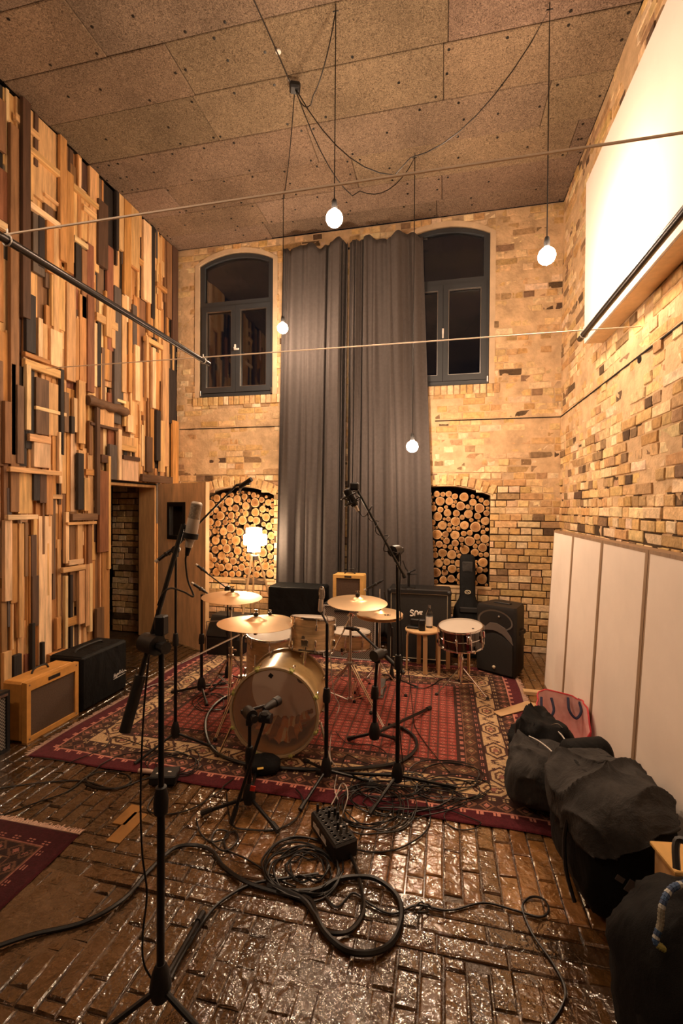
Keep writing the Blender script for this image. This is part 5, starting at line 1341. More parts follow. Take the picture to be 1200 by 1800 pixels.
# black stage piano stand and monitor behind the left crash
t = thing('floor_monitor', 'black wedge monitor speaker behind the left crash cymbal, next to the open door', 'speaker', (-2.28, 4.55, 0))
q0 = V(-2.28, 4.62, 0)
MB().prism([(-.17, 0), (.16, 0), (.17, .18), (.02, .40), (-.17, .40)], -.20, .20, lambda u, v, w: tuple(q0+V(w, -u, v))).build('body', M['tolex'], t, smooth=False)
MB().box(q0+V(0, -.115, .30), (.36, .22, .01), R=Matrix.Rotation(.96, 3, 'X')).build('grille', M['black'], t); MB().tube([q0+V(-.185, -.17, .01), q0+V(-.185, -.17, .36)], .005, 6).tube([q0+V(-.185, -.17, .36), q0+V(.15, -.17, .40)], .005, 6).build('edge_rail', M['steel'], t)

# ================================================================ STOOLS AND WHAT STANDS ON THEM
def stool(label, c, rot, h=.41, R=.165):
    c = Vector(c); t = thing('stool', label, 'stool', tuple(c), 'round bent wood stools')
    MB().lathe([(0, h-.022), (R-.004, h-.022), (R, h-.016), (R, h-.005), (R-.004, h), (0, h)], c, n=40).build('seat', M['birch'], t)
    for k in range(4):
        g = rot+k*math.pi/2; d = V(math.cos(g), math.sin(g), 0); s_ = V(-d.y, d.x, 0); rr = R-.015
        prof = [(rr-.09, h-.024), (rr-.03, h-.026), (rr-.006, h-.040), (rr+.003, h-.075), (rr+.006, .0)]
        th = .012; vs = []; n = len(prof)
        for i, (x, z) in enumerate(prof):
            x2, z2 = prof[min(i+1, n-1)]; x1, z1 = prof[max(i-1, 0)]; tx, tz = x2-x1, z2-z1; L = math.hypot(tx, tz); nx, nz = -tz/L, tx/L
            for sgn in (-1, 1):
                for off in (0, 1): vs.append(c+d*(x-abs(nx)*th*off*(1 if nx > 0 else 1))+V(0, 0, z-(abs(nz)*th*off))+s_*sgn*.020)
        fs = []
        for i in range(n-1):
            a = i*4; b_ = a+4
            fs += [(a, a+2, b_+2, b_), (a+1, b_+1, b_+3, a+3), (a, b_, b_+1, a+1), (a+2, a+3, b_+3, b_+2)]
        fs += [(0, 1, 3, 2), (4*n-4, 4*n-2, 4*n-1, 4*n-3)]
        MB().add(vs, fs).build('leg', M['birch'], t, smooth=False)
    return t
s1c = V(-.190, 4.545, 0); stool('round pale wood stool with a bottle and black boxes on it', s1c, -1.62+.3)
stool('round pale wood stool half hidden behind the black nickel snare drum', (.115, 4.47, 0), -1.2)
sz = .41
def put(px, py_, Y): p = at(px, py_, Y=Y); p.z = sz; return p
p = put(754, 1100, 4.60)
t = thing('bottle', 'clear bottle with a white label on the round stool', 'bottle', tuple(p))
MB().lathe([(0, 0), (.030, 0), (.033, .006), (.033, .115), (.028, .15), (.014, .185), (.012, .20), (0, .20)], p, n=20).build('glass', M['glass'], t); MB().lathe([(.0335, .02), (.0342, .02), (.0342, .11), (.0335, .11)], p, n=20).build('label', M['white'], t); MB().lathe([(0, .198), (.014, .198), (.014, .222), (0, .223)], p, n=14).build('cap', M['steel'], t)
p = put(741, 1105, 4.47); o = MB().box(p+V(0, 0, .055), (.062, .055, .108), R=ydir(.2), ch=.008).lathe([(.0, 0), (.013, 0), (.013, .004), (0, .005)], p+V(.0, -.029, .07), (0, -1, 0), 12).build('box', M['black_plastic'], origin=p); tag(o, 'upright black box in front of the bottle on the stool', 'box')
p = put(727, 1102, 4.53); o = MB().box(p+V(0, 0, .012), (.13, .07, .022), R=ydir(-.15), ch=.005).box(p+V(.01, 0.02, .055), (.085, .03, .066), R=ydir(-.15), ch=.006).build('camera_mount', M['black_plastic'], origin=p); tag(o, 'low black device lying left of the upright box on the stool', 'device')
# white rope-like letters fixed on the cabinet cloth
lt = at(722, 1081, Y=4.735); mb = MB(); u = .028
def wr(pts): mb.tube(spl([lt+V(x*u, 0, z*u) for x, z in pts], 6), .0075, 8)
wr([(1., 1.5), (.2, 1.75), (-.2, 1.1), (.6, .7), (.8, .05), (0, -.3), (-.3, 0)]); wr([(1.3, -.25), (1.45, .9), (1.8, 1.5), (2.4, 1.3), (2.5, .3), (2.9, .9), (3.5, 1.4)]); wr([(3.5, 1.4), (3.3, .8), (3.6, .3)]); wr([(4.2, 1.4), (3.7, 1.1), (3.9, .3)])
tag(mb.build('letter_sign', M['white'], origin=lt), 'white curly letters on the front of the worn black cabinet, above the stool', 'sign')

# ================================================================ GIG BAG, PA SPEAKER
g0 = V(.27, 5.02, 0); t = thing('guitar_bag', 'black padded guitar bag leaning upright on the wall before the right niche', 'guitar bag', tuple(g0))
prof = []   # half widths up the bag
for z, w_ in ((.0, .12), (.03, .165), (.15, .19), (.30, .175), (.40, .15), (.47, .158), (.53, .14), (.60, .085), (.66, .082), (.95, .088), (1.05, .085), (1.08, .06)): prof.append((z, w_))
vs = []; nn = 20; F = []
for i, (z, w_) in enumerate(prof):
    th = .075 if z < .55 else .055
    if i == 0 or i == len(prof)-1: th *= .7
    y = .0+.24*z
    for j in range(nn):
        g = 2*math.pi*j/nn; cx_, sy_ = math.copysign(abs(math.cos(g))**.6, math.cos(g)), math.copysign(abs(math.sin(g))**.6, math.sin(g))
        vs.append(g0+V(w_*cx_, y+th*sy_*.9, z+.006+.004*math.sin(j*2.2+i*3)))
for i in range(len(prof)-1):
    for j in range(nn): F.append((i*nn+j, i*nn+(j+1) % nn, (i+1)*nn+(j+1) % nn, (i+1)*nn+j))
F += [list(range(nn))[::-1], [(len(prof)-1)*nn+j for j in range(nn)]]
o = MB().add(vs, F).build('body', M['cloth_black'], t, ang=60); ss = o.modifiers.new('s', 'SUBSURF'); ss.levels = 1; ss.render_levels = 1
MB().box(g0+V(0, .24*.97-.055, .95), (.115, .02, .115), ch=.008).build('head_pocket', M['cloth_grey'], t)
MB().box(g0+V(0.01, .24*.50-.072, .50), (.20, .025, .06), R=Matrix.Rotation(-.2, 3, 'X'), ch=.01).build('carry_handle', M['rubber'], t)
lc_ = g0+V(.0, .24*.69-.062, .685); MB().tube([lc_+V(.030*math.cos(k*math.pi/8), 0, .019*math.sin(k*math.pi/8)) for k in range(16)], .004, 6, closed=True).tube(spl([lc_+V(-.02, 0, -.004), lc_+V(-.005, 0, .006), lc_+V(.005, 0, -.004), lc_+V(.02, 0, .004)], 4), .003, 5).build('oval_badge', M['cream'], t)
MB().tube(spl([g0+V(-.155, 0, .43), g0+V(-.20, -.02, .36), g0+V(-.19, 0, .2), g0+V(-.16, 0, .12)], 5), .012, 6).build('shoulder_strap', M['navy'], t)

fr, fl2 = V(.666, 4.459, 0), V(.330, 4.66, 0); e = (fl2-fr).normalized(); rz = math.atan2(-e.y, -e.x); w = .40; h = .665; d = .34
ctr = fr+e*w/2+V(math.sin(-rz)*1, math.cos(rz), 0)*d/2
ctr = fr+e*w/2+V(-math.sin(rz), math.cos(rz), 0)*(d/2)
R = ydir(rz); P = lambda x, y, z: tuple(ctr+R @ V(x, y, z))
t = thing('loudspeaker', 'black plastic PA loudspeaker on the floor by the brick wall', 'loudspeaker', tuple(ctr))
out = [(-w/2+.02, -d/2), (w/2-.02, -d/2), (w/2, -d/2+.03), (w/2-.05, d/2-.02), (w/2-.08, d/2), (-w/2+.08, d/2), (-w/2+.05, d/2-.02), (-w/2, -d/2+.03)]
mb = MB(); zs_ = [(.01, .94), (.03, 1.), (h-.03, 1.), (h, .95)]
vs = []; 
for z, s_ in zs_: vs += [P(x*s_, y*s_, z) for x, y in out]
F = [list(range(8))[::-1], [24+j for j in range(8)]]
for i in range(3): F += [(i*8+j, i*8+(j+1) % 8, (i+1)*8+(j+1) % 8, (i+1)*8+j) for j in range(8)]
mb.add(vs, F).build('body', M['black_plastic'], t)
mb = MB(); gz = .36      # grille with an arched top edge
o2 = [(-w/2+.025, .035), (w/2-.025, .035), (w/2-.025, .32)]+[((w/2-.025)*(1-2*k/12), .32+.085*math.sin(math.pi*k/12)) for k in range(1, 12)]+[(-w/2+.025, .32)]
mb.prism(o2, -d/2-.014, -d/2-.001, lambda u, v, w_: P(u, w_, v)); mb.build('grille', M['grille_k'], t, smooth=False)
hn = MB(); A = []   # horn flare: bowl ring from a wide mouth to a small throat
for (sx, sz2, y) in ((.175, .115, -d/2-.004), (.15, .09, -d/2+.002), (.05, .03, -d/2+.02)):
    A.append([P(sx*math.cos(k*math.pi/12), y, .515+sz2*math.sin(k*math.pi/12)*(1. if math.sin(k*math.pi/12) > 0 else .75)) for k in range(24)])
vs = [p_ for r_ in A for p_ in r_]; F = [(i*24+j, i*24+(j+1) % 24, (i+1)*24+(j+1) % 24, (i+1)*24+j) for i in range(2) for j in range(24)]
hn.add(vs, F).build('horn', pm('satin_horn', (.10, .09, .085), .35, bump=.02), t)
MB().prism([(-.17, .385), (-.09, .425), (.0, .435), (.08, .41), (.18, .325), (.165, .39), (.10, .47), (.02, .505), (-.05, .50)], -d/2-.012, -d/2-.002, lambda u, v, w_: P(u, w_, v)).build('horn_lip', pm('grey_horn_lip', (.13, .11, .10), .4, bump=.02), t, smooth=False)
MB().ball(P(.04, -d/2-.006, .57), .012, 10).build('horn_badge', M['steel'], t)
MB().ball(P(.0, -d/2-.016, .085), .016, 12).build('round_badge', M['cream'], t)
MB().box(P(0, .0, h+.004), (.16, .05, .014), R=R, ch=.004).build('top_handle', M['black_plastic'], t)
MB().box(P(w/2-.02, .02, h*.62), (.03, .14, .05), R=R, ch=.01).build('side_handle', M['black_plastic'], t)

# ================================================================ BAGS AT THE RIGHT
def blob(c, half, rz=0, ex=2.6, n=40, m_=26, amp=.02, fr=3., seed=0, zcut=None, scale=1., sag=0., ridge=.012):
    """rounded box surface with folds"""
    R = ydir(rz); vs = []; c = Vector(c)
    def se(v, e): return math.copysign(abs(v)**(2/e), v)
    for i in range(m_+1):
        ph = -math.pi/2+math.pi*i/m_
        for j in range(n):
            th = 2*math.pi*j/n
            p = V(half[0]*se(math.cos(ph), ex)*se(math.cos(th), ex), half[1]*se(math.cos(ph), ex)*se(math.sin(th), ex), half[2]*se(math.sin(ph), ex))*scale
            q = R @ p; nn = q.normalized(); k = amp*(mnoise.noise(q*fr*3+V(seed, 0, 0))+.5*mnoise.noise(q*fr*8+V(0, seed, 0))+.9*abs(mnoise.noise(V(q.x*fr*5, q.y*fr*5, q.z*fr*1.5+seed))))
            rd = (1-abs(mnoise.noise(V(q.x*fr*1.6+q.z*2, q.y*fr*3.2-q.x*2, q.z*fr*1.4+seed*1.7))))**7+.6*(1-abs(mnoise.noise(V(q.x*fr*5+q.y*3, q.y*fr*2.4, q.z*fr*3+seed))))**9
            q = q+nn*(k+ridge*(rd-.5))
            if sag and q.z > 0: q.z -= sag*(1-(p.x/half[0]/scale)**2)*.5*(1+math.sin(p.y*12))
            w = c+q; w.z = max(w.z, .006); vs.append(w)
    F = [(i*n+j, i*n+(j+1) % n, (i+1)*n+(j+1) % n, (i+1)*n+j) for i in range(m_) for j in range(n)]
    if zcut is not None:
        F = [f for f in F if any(vs[i].z > zcut(vs[i]) for i in f)]
        for f in F:
            for i in f: vs[i].z = max(vs[i].z, zcut(vs[i]))
        used = sorted({i for f in F for i in f}); mp = {o: k for k, o in enumerate(used)}
        return [vs[i] for i in used], [tuple(mp[i] for i in f) for f in F]
    return vs, F
# grey-black duffel nearest the rug
c = V(.545, 2.70, .15); t = thing('duffel_bag', 'dark grey duffel bag lying on the rug edge beside the red bag', 'bag', (c.x, c.y, 0))
vs, F = blob(c, (.165, .25, .14), -.15, 2.6, amp=.02, seed=2); MB().add(vs, F).build('body', M['cloth_black'], t, ang=60)
vs, F = blob(c+V(-.012, -.01, .006), (.165, .25, .14), -.15, 3.0, amp=.018, fr=2.0, n=90, m_=60, ridge=.022, seed=5, scale=1.045, zcut=lambda v: .06+.10*max(0, v.x-.5)*4+(.12 if v.y > 2.85 else 0)); f_ = MB().add(vs, F).build('flap', M['cloth_grey'], t, ang=60); so = f_.modifiers.new('t', 'SOLIDIFY'); so.thickness = .005
MB().tube(spl([c+V(-.06, .03, .165), c+V(-.02, -.03, .172), c+V(.02, -.10, .168), c+V(.05, -.16, .15)], 6), .0035, 6).build('reflective_piping', M['white'], t)
MB().tube(spl([c+V(-.10, .18, .10), c+V(-.09, .2, .17), c+V(.0, .23, .19), c+V(.06, .2, .12)], 6), .012, 6).build('carry_strap', M['rubber'], t)
MB().tube(spl([c+V(.06, .13, .13), c+V(.08, .10, .185), c+V(.12, .05, .175), c+V(.14, -.04, .13)], 6), .004, 6).build('bright_strap_edge', M['white'], t)
# second dark bag heaped behind
c2 = V(.57, 2.90, .20); vs, F = blob(c2, (.14, .14, .17), .3, 2.6, n=80, m_=56, amp=.045, fr=1.8, ridge=.035, seed=9)
t = thing('rucksack', 'crumpled shiny black rucksack heaped behind the grey duffel', 'bag', (c2.x, c2.y, 0)); MB().add([V(v.x, v.y, max(v.z, .01)) for v in vs], F).build('body', M['cloth_black'], t, ang=60)
MB().tube(spl([c2+V(-.05, -.1, .16), c2+V(-.07, -.14, .10), c2+V(-.02, -.17, .02)], 5), .007, 6).build('strap', M['rubber'], t); MB().tube(spl([c2+V(.05, -.08, .15), c2+V(.08, -.1, .17), c2+V(.11, -.08, .14)], 5), .003, 6).build('zip_pull', M['steel'], t)
# roll on top
r0_, r1_ = at(1003, 1335, z=.45), at(1082, 1333, z=.45); r0_ = V(.60, 2.44, .375); r1_ = V(.81, 2.50, .385)
t = thing('rolled_bag', 'black rolled bag with a small pale tag in front of the red bag', 'bag', tuple((r0_+r1_)/2-V(0, 0, .07)))
e = (r1_-r0_).normalized(); MB().tube([r0_-e*.01, r0_, r0_+e*.02, r1_-e*.02, r1_, r1_+e*.01], [.02, .055, .072, .074, .058, .02], 20).build('body', M['cloth_black'], t)
MB().box(r0_+e*.06+V(-.02, -.062, .034), (.035, .003, .022), R=ydir(.35) @ Matrix.Rotation(-.6, 3, 'X')).build('tag', M['white'], t)
MB().tube([r1_+V(.01, 0, -.02), V(.885, 2.40, .26)], .004, 6).build('cord', M['rubber'], t)
# big black drum bag with grey cover
c = V(.69, 2.10, .25); t = thing('drum_bag', 'big black drum bag with a grey canvas jacket draped over its top', 'bag', (c.x, c.y, 0))
vs, F = blob(c, (.19, .25, .24), .12, 3.4, amp=.012, seed=12); MB().add(vs, F).build('body', M['cloth_black'], t, ang=60)
MB().tube(spl([c+V(-.19, -.12, .10), c+V(-.200, -.12, .02), c+V(-.195, -.13, -.1), c+V(-.17, -.16, -.2)], 6), .008, 6).build('strap', M['rubber'], t)
MB().box(c+V(.0, -.262, -.03), (.055, .004, .045), R=ydir(.1) @ Matrix.Rotation(.5, 3, 'Y')).box(c+V(-.045, -.260, -.005), (.03, .004, .02), R=ydir(.1) @ Matrix.Rotation(.5, 3, 'Y')).build('care_tag', pm('care_tag_cloth', (.10, .085, .08), .7, var=.1), t)
def cut(v): return .30+.40*(v.x-.50)+.012*math.sin(v.x*22+v.y*9)
vs, F = blob(c+V(-.01, .0, .01), (.20, .26, .245), .12, 3.3, n=150, m_=110, amp=.022, fr=1.3, seed=31, scale=1.045, ridge=.034, zcut=cut, sag=.02)
o = MB().add(vs, F).build('canvas_jacket', M['cloth_grey'], origin=c+V(0, 0, .25), ang=60); so = o.modifiers.new('t', 'SOLIDIFY'); so.thickness = .007; tag(o, 'grey canvas jacket draped over the big black drum bag', 'jacket')
# backpack bottom right
c = V(.685, 1.38, .285); t = thing('backpack', 'black backpack with a blue and white rope handle in the bottom right corner', 'backpack', (c.x, c.y, 0))
vs, F = blob(c, (.20, .19, .27), .25, 2.6, n=48, m_=34, amp=.014, seed=21); MB().add(vs, F).build('body', M['cloth_black'], t, ang=60)
vs, F = blob(c+V(-.04, -.10, -.06), (.14, .12, .17), .25, 2.6, amp=.01, seed=3); MB().add(vs, F).build('front_pocket', M['cloth_black'], t, ang=60)
MB().tube(spl([c+V(-.02, .10, .28), c+V(.0, .14, .34), c+V(.05, .10, .33), c+V(.12, .02, .26)], 6), .010, 6).build('grab_loop', M['rubber'], t)
R_ = spl([at(1206, 1552, d=1.22), at(1180, 1562, d=1.2), at(1164, 1590, d=1.18), at(1160, 1625, d=1.17), at(1152, 1655, d=1.16), at(1168, 1668, d=1.15), at(1188, 1678, d=1.15), at(1210, 1682, d=1.16)], 10)
mb = MB(); cols = [(.03, .08, .18, 0), (.03, .06, .14, 0), (.45, .47, .45, 0), (.04, .09, .2, 0)]
for i in range(len(R_)-1):
    mb.cc = cols[(i//2) % 4] if i < 22 or i > 32 else (.25, .24, .19, 0)
    if 42 < i < 50: mb.cc = (.30, .28, .08, 0)
    mb.tube([R_[i], R_[i+1]], .0075+.001*(i % 2), 8, cap=True)
o = mb.build('rope_handle', M['blue_rope'], t)
# wooden crate behind the backpack
cz = at(1180, 1520, z=.42); k = V(.80, 1.74, 0); t = thing('wooden_crate', 'plain wooden crate standing behind the backpack at the right edge', 'crate', tuple(k))
MB().box(k+V(.02, 0, .21), (.16, .12, .42), R=ydir(.15), ch=.006).build('box', M['wood'], t, smooth=False); MB().box(k+V(.02, 0, .425), (.18, .14, .014), R=ydir(.15), ch=.003).build('lid', M['tweed_y'], t, smooth=False)
# red open tote
c = V(.755, 3.07, 0); t = thing('tote_bag', 'large open red and pink shopping bag leaning on the white panels', 'bag', tuple(c))
def tote(off, z0=0.0):
    lv = []
    for z, hx, hy, oy, ox in ((.01, .13, .10, 0, 0), (.03, .135, .105, 0, 0), (.17, .135, .12, .0, 0.0), (.345, .145, .135, .02, -.01)):
        ring = []
        for j in range(32):
            g = 2*math.pi*j/32; cs, sn = math.cos(g), math.sin(g); x = math.copysign(abs(cs)**.55, cs)*(hx-off); y = math.copysign(abs(sn)**.55, sn)*(hy-off)
            zz = z+(z > .3)*(.05*(sn > 0)*sn-.15*max(0, -sn)+.015*math.cos(g*3)); k = 1+.05*math.sin(j*1.9+z*9)*(z > .1)
            ring.append(c+V(x*k+ox, y*k+oy, max(zz, z0+.008)))
        lv.append(ring)
    return lv
for nm, off, mt in (('outside', 0, 'red_bag'), ('lining', .006, 'pink_bag')):
    lv = tote(off, .0 if off == 0 else .006); vs = [v for r_ in lv for v in r_]; F = [(i*32+j, i*32+(j+1) % 32, (i+1)*32+(j+1) % 32, (i+1)*32+j) for i in range(3) for j in range(32)]+[list(range(32))]
    MB().add(vs, F).build(nm, M[mt], t, ang=80)
lv = tote(.003); MB().tube(lv[3], .005, 6, closed=True).build('rim', M['red_bag'], t)
for g0_ in (6, 10): pass
for x0_, y0_ in ((-.11, .10), (.10, .13)):
    a_ = c+V(x0_*.8, y0_+.005, .36); MB().tube(spl([a_+V(-.03, 0, .01), a_+V(-.035, -.05, -.05), a_+V(0, -.07, -.09), a_+V(.035, -.05, -.05), a_+V(.03, 0, .01)], 5), .008, 6).build('handle', M['navy'], t)

# battens of a panel frame lying on the floor, cardboard
for i, (x0_, x1_, yy_, lab) in enumerate(((917, 968, 1215, 'pale wooden batten on the floor nearest the brick corner'), (935, 990, 1254, 'pale wooden batten on the floor, middle of three'), (942, 1000, 1277, 'pale wooden batten on the floor nearest the black rucksack'))):
    p, q = at(x0_, yy_, z=.02), at(x1_, yy_+4, z=.02); q.x = min(q.x, .97); m_ = (p+q)/2; m_.z = .0
    o = MB().box(m_+V(.02, 0, .0165), (abs(q.x-p.x)+.02, .065, .031), ch=.003).build('wooden_batten', M['slat'], origin=(m_.x, m_.y, 0), smooth=False); tag(o, lab, 'batten', 'pale battens on the floor')
cp = [at(x, y, z=.024) for x, y in ((866, 1250), (905, 1238), (926, 1231), (945, 1237), (925, 1246), (880, 1258))]
o = MB().prism([(v.x, v.y) for v in cp], .016, .020, lambda u, v, w: (u, v, w)).build('cardboard', M['card'], origin=(cp[0].x, cp[0].y, .016), smooth=False); tag(o, 'torn strip of cardboard lying across the right rug edge', 'cardboard')
# two bare orange repair boards let into the floor at the left
pa = [at(x, y, z=.002) for x, y in ((200, 1447), (236, 1415), (248, 1420), (214, 1450))]
pb = [at(x, y, z=.002) for x, y in ((191, 1479), (240, 1428), (250, 1432), (210, 1481))]
for k, (P_, lab) in enumerate(((pa, 'short raw orange floor board let into the dark floor'), (pb, 'long raw orange floor board let into the dark floor'))):
    ys = [v.y for v in P_]; xc_ = sum(v.x for v in P_)/4; w_ = .075
    o = MB().box((xc_, (min(ys)+max(ys))/2, .0005), (w_, max(ys)-min(ys), .007), ch=.001).build('floor_board', M['raw_board'], origin=(xc_, (min(ys)+max(ys))/2, 0), smooth=False); tag(o, lab, 'floor board', 'raw repair boards')

# ================================================================ STAGE BOX, PEDALS
a_, b_ = at(548, 1412, z=.09), at(600, 1487, z=.09); e = (b_-a_); e.z = 0; L = .27; e.normalize(); cc_ = (a_+b_)/2; cc_.z = 0; rz = math.atan2(e.y, e.x); R = ydir(rz)
P = lambda x, y, z: tuple(cc_+R @ V(x, y, z)); sd = 1
cc_ = cc_+V(.035, .01, 0)
t = thing('stage_box', 'black stage box full of plugged microphone leads at the rug front edge', 'stage box', (cc_.x, cc_.y, 0))
MB().box(P(0, 0, .042), (L, .12, .082), R=R, ch=.008).build('case', M['black_plastic'], t)
MB().box(P(0, 0, .0845), (L-.02, .105, .003), R=R).build('panel', M['steel'] if False else M['grille_k'], t)
mb = MB(); mk = MB()
for i in range(8):
    for j in range(3):
        x, y = -L/2+.025+i*.0315, -.032+j*.032; mb.lathe([(0, 0), (.007, 0), (.010, 0), (.0105, .003), (.008, .004), (.007, .001)], P(x, y, .086), (0, 0, 1), 12)
mb.build('sockets', pm('socket_metal', (.10, .095, .09), .35, .8, var=.1), t)
rn = random.Random(5)
for k, (i, j) in enumerate(rn.sample([(i, j) for i in range(8) for j in range(3)], 8)):
    x, y = -L/2+.025+i*.0315, -.032+j*.032; MB().tube([P(x, y, .086), P(x, y, .125)], [.008, .006], 8).build('plug', M['steel' if k % 3 == 0 else 'black_plastic'], t)
mb = MB()
for k in range(7): mb.box(P(-.09+.018*k+.02*(k > 3), -.0605, .045), (.014, .002, .020+.006*(k % 2)), R=R)
mb.box(P(-.025, -.0605, .032), (.15, .0015, .004), R=R); mb.build('side_lettering', M['white'], t)
q0 = at(438, 1368, z=.03); q0.z = 0
t = thing('sandbag', 'black weight bag with red and yellow tape at the foot of the kick stand', 'weight bag', tuple(q0+V(.03, .13, 0)))
vs, F = blob(q0+V(.03, .13, .045), (.11, .075, .04), .2, 2.8, 28, 14, amp=.006); MB().add(vs, F).build('body', M['cloth_black'], t)
MB().box(q0+V(.045, .055, .062), (.036, .012, .003), R=ydir(.5) @ Matrix.Rotation(.5, 3, 'X')).build('yellow_tape', M['yel_tape'], t)
q1 = at(444, 1386, d=2.36); o = MB().box(q1, (.026, .004, .026), R=ydir(.3) @ Matrix.Rotation(.2, 3, 'Y')).build('red_tape', M['red_tape'], t)
q0 = at(290, 1368, z=.02); q0.z = 0
t = thing('direct_box', 'black direct box with plugs on the rug front edge, behind the foreground stand', 'direct box', tuple(q0))
MB().box(q0+V(0, 0, .035), (.15, .11, .05), R=ydir(.3), ch=.006).build('case', M['black_plastic'], t); MB().box(q0+V(-.02, -.03, .062), (.03, .012, .003)).box(q0+V(.03, .0, .062), (.02, .01, .003)).build('label_strip', M['white'], t)
q0 = at(262, 1362, z=.01); o = MB().tube([q0+V(-.07, 0, .016), q0+V(-.03, .005, .016), q0+V(.06, .01, .016)], [.012, .014, .009], 10).build('plug', M['fringe'], origin=q0); tag(o, 'pale pink mains plug lying beside the foreground stand at the rug edge', 'plug')

# ================================================================ CABLES ON THE FLOOR
def onrug(p): return (-2.58 < p.x < .68 and 2.36 < p.y < 4.74) or (p.x < -1.68 and .98 < p.y < 1.88)
def cab(label, px, r=.0036, mt='cable', k=8, lift=0., name='cable', closed=False):
    P_ = [at(x, y, z=.005) for x, y in px]; P_ = spl(P_, k, closed)
    out = []
    for i, p in enumerate(P_):
        z = r+.0005+(.012 if onrug(p) else .0)+lift*(.5+.5*math.sin(i*.37)); out.append(V(p.x, p.y, z))
    o = MB().tube(out, r, 6, closed=closed).build(name, M[mt], origin=out[0]); return tag(o, label, 'cable')
def loops(cx, cy, rx, ry, n, jit, seed, a0=0, drift=(0, 0), turn=1.):
    rn = random.Random(seed); pts = []
    ph = rn.uniform(0, 6); 
    for i in range(int(n*9)):
        g = a0+turn*i*2*math.pi/9; s_ = 1+jit*math.sin(i*.83+ph)+jit*.6*math.sin(i*.31+ph*2)
        pts.append((cx+drift[0]*i/9+rx*s_*math.cos(g), cy+drift[1]*i/9+ry*s_*math.sin(g)))
    return pts
cab('thick black cable sweeping in from the left edge towards the big floor coil', [(-30, 1676), (60, 1645), (150, 1622), (215, 1585), (262, 1532), (305, 1494), (340, 1487), (372, 1498), (392, 1524), (430, 1552), (480, 1568), (530, 1580)], .0085, lift=.003)
cab('second black cable curving from the foreground stand foot to the big coil', [(300, 1722), (330, 1665), (365, 1610), (400, 1578), (440, 1556), (500, 1546), (560, 1536)], .006, lift=.004)
cab('large coil of black cable in the middle foreground', loops(532, 1536, 62, 42, 6, .13, 3), .0042, lift=.018)
cab('looser outer loop of the coil in the middle foreground', loops(535, 1520, 72, 50, 1.6, .06, 8, a0=2.5), .0042, lift=.01)
cab('inner tight loops of the coil in the middle foreground', loops(540, 1530, 36, 22, 3.2, .12, 13), .0042, lift=.022)
cab('thick multicore cable curving in a wide loop right of the big coil', [(470, 1560), (530, 1584), (552, 1610), (572, 1645), (612, 1675), (655, 1680), (692, 1655), (706, 1612), (696, 1575), (660, 1550), (620, 1544), (590, 1552), (560, 1566), (500, 1572)], .0105, lift=.006)
cab('thick multicore tail running from the stage box down to the wide loop', [(604, 1492), (622, 1520), (634, 1560), (638, 1605), (615, 1638), (588, 1646), (562, 1628), (548, 1590), (520, 1570)], .0085, lift=.008)
cab('black cable crossing the open floor to the right with a small ring', [(560, 1560), (590, 1595), (620, 1570), (650, 1590), (690, 1606), (735, 1592), (790, 1600), (850, 1588), (905, 1600), (948, 1613), (964, 1600), (955, 1582), (932, 1577), (918, 1592), (922, 1612), (940, 1650), (975, 1700), (993, 1740), (985, 1775), (955, 1815)], .0042, lift=.003)
cab('thin black cable with a knot on the open brick floor right of the coil', [(726, 1600), (742, 1588), (752, 1603), (734, 1606), (748, 1590), (760, 1602)], .003, lift=.01)
cab('black cable winding in small curls left of the kick stand', [(345, 1440), (352, 1465), (372, 1480), (395, 1476), (400, 1462), (380, 1462), (372, 1478), (388, 1496), (404, 1492), (418, 1478), (412, 1462), (396, 1470), (398, 1492), (430, 1510), (480, 1540), (520, 1560)], .004, lift=.006)
cab('black cable snaking under the kick stand legs', [(398, 1395), (402, 1430), (412, 1454), (450, 1460), (490, 1457), (520, 1440), (532, 1410), (520, 1392)], .004, lift=.004)
cab('tangle of thin purple-black leads coiled on the rug front edge right of the stage box', loops(648, 1422, 52, 34, 5, .16, 22), .0034, lift=.015)
cab('outer loops of leads spilling from the rug onto the brick floor', loops(664, 1428, 66, 42, 2.4, .14, 25), .0036, lift=.012)
cab('thin leads looped on the rug under the centre stand', loops(690, 1385, 60, 22, 4, .2, 27), .003, lift=.012)
cab('loose thin coil on the rug right of the centre stand foot', loops(780, 1368, 58, 22, 3, .2, 31), .003, lift=.010)
cab('dense nest of thin leads on the cream rug border right of the stage box', loops(715, 1408, 88, 24, 5, .22, 61), .003, lift=.014)
cab('wide thin loops on the patterned border below the loose coil', loops(800, 1392, 62, 20, 3, .2, 63), .003, lift=.008)
cab('thin black lead curling over the right rug border', [(640, 1400), (700, 1420), (770, 1424), (820, 1440), (845, 1450), (830, 1458), (800, 1456), (780, 1440), (800, 1420), (850, 1405)], .003, lift=.005)
cab('thin black lead trailing down the red rug field to the loose coil', [(712, 1150), (720, 1200), (726, 1260), (730, 1282), (748, 1310), (775, 1345), (790, 1360)], .003, lift=.003)
cab('thick shiny black hose laid in an arc round the front of the bass drum', [(412, 1222), (385, 1236), (364, 1262), (362, 1296), (378, 1326), (420, 1345), (480, 1354), (560, 1358), (640, 1355), (700, 1345), (730, 1322), (728, 1300), (706, 1284), (682, 1278)], .011, lift=.0)
cab('pale cable running along the back left rug edge from the covered amplifier', [(222, 1213), (245, 1216), (270, 1206), (300, 1201), (312, 1205), (322, 1217), (345, 1211), (372, 1212), (402, 1210)], .0045, 'cable_w')
cab('thin black cable ring on the dark floor in front of the left rug corner', loops(190, 1372, 40, 15, 1.6, .08, 41), .0036)
cab('black cable running from the left photo edge to the direct box', [(-20, 1388), (60, 1377), (140, 1372), (200, 1386), (245, 1372), (275, 1362)], .0036)
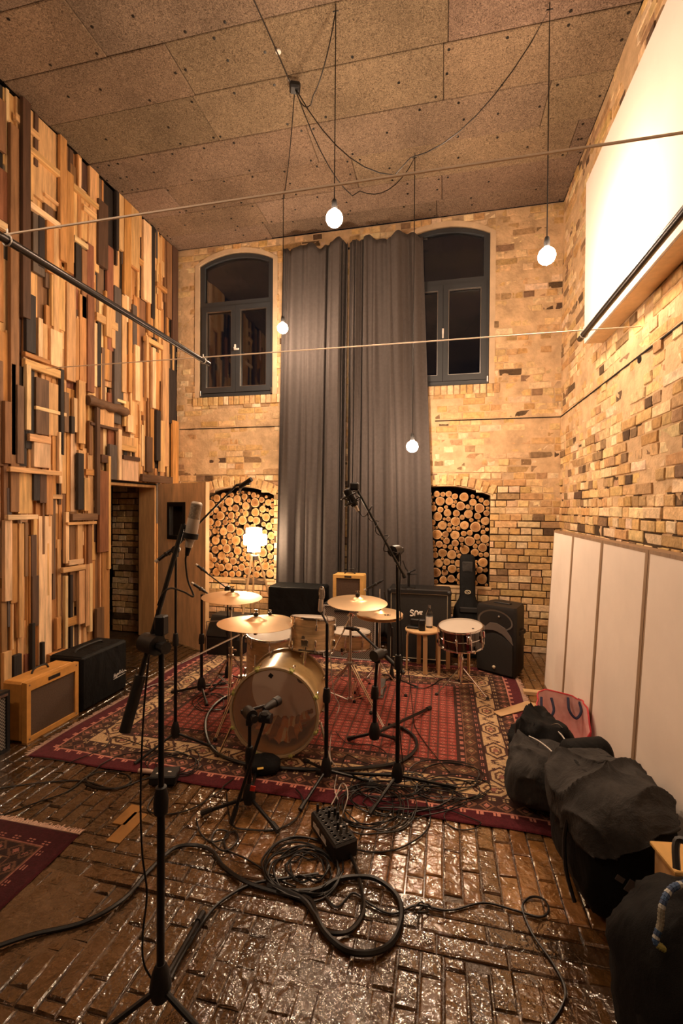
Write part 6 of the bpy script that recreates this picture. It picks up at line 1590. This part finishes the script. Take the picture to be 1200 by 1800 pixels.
cab('black cable crossing the dark floor diagonally at the left', [(-20, 1442), (60, 1412), (120, 1390), (170, 1352), (215, 1330), (280, 1322)], .0036)
cab('black lead meandering on the rug left of the foreground stand', [(120, 1345), (180, 1320), (200, 1300), (240, 1310), (300, 1330), (340, 1322), (350, 1340), (320, 1360), (300, 1368)], .0032, lift=.004)
cab('loops of thin lead around the direct box', loops(305, 1350, 42, 20, 3, .2, 45), .003, lift=.010)
cab('black lead from the direct box curving over the floor to the kick stand', [(300, 1372), (270, 1400), (260, 1424), (290, 1432), (340, 1420), (380, 1395), (410, 1372)], .0036, lift=.003)
cab('black lead looping on the rug left of the bass drum', loops(372, 1240, 28, 14, 2.6, .2, 47), .0034, lift=.01)
cab('thin black lead strewn across the back left of the rug', [(330, 1190), (360, 1182), (400, 1190), (430, 1210), (410, 1232), (380, 1222), (352, 1236), (330, 1262)], .0032, lift=.004)
cab('fine black lead rising from the coil beside the stage box', [(610, 1490), (650, 1498), (700, 1492), (740, 1470), (756, 1442), (748, 1410)], .0036, lift=.004)
cab('two metre lead strewn under the chrome cymbal stand', [(590, 1290), (610, 1310), (650, 1312), (680, 1330), (672, 1350), (640, 1345), (610, 1330), (600, 1352)], .003, lift=.006)
cab('jack lead lying across the rug in front of the stools', [(722, 1210), (745, 1212), (762, 1205), (775, 1196), (800, 1194)], .0036, 'cable')
cab('dark cable on the bare floor behind the orange amplifier', [(222, 1172), (240, 1175), (236, 1188), (222, 1196), (240, 1206), (300, 1210)], .004)
lead('pale lead hanging from the ribbon microphone down behind the bass drum', [mp+V(.015, .0, .0), at(577, 1100, d=2.72), at(583, 1190, d=2.78), at(588, 1222, d=2.8), at(596, 1240, d=2.82), at(590, 1262, d=2.82), at(582, 1290, z=.03), at(580, 1330, z=.018), at(592, 1352, z=.018), at(588, 1385, z=.018), at(594, 1405, z=.05)], .0028, 'cable_w')
lead('short pale lead arching out of the stage box', [at(600, 1436, z=.09), at(604, 1425, z=.12), at(611, 1400, z=.16), at(608, 1382, z=.16), at(600, 1378, z=.12), at(590, 1400, z=.10), at(582, 1415, z=.09)], .0028, 'cable_w')
# stray drumsticks-like white tipped tape on stand legs is left to the stands themselves
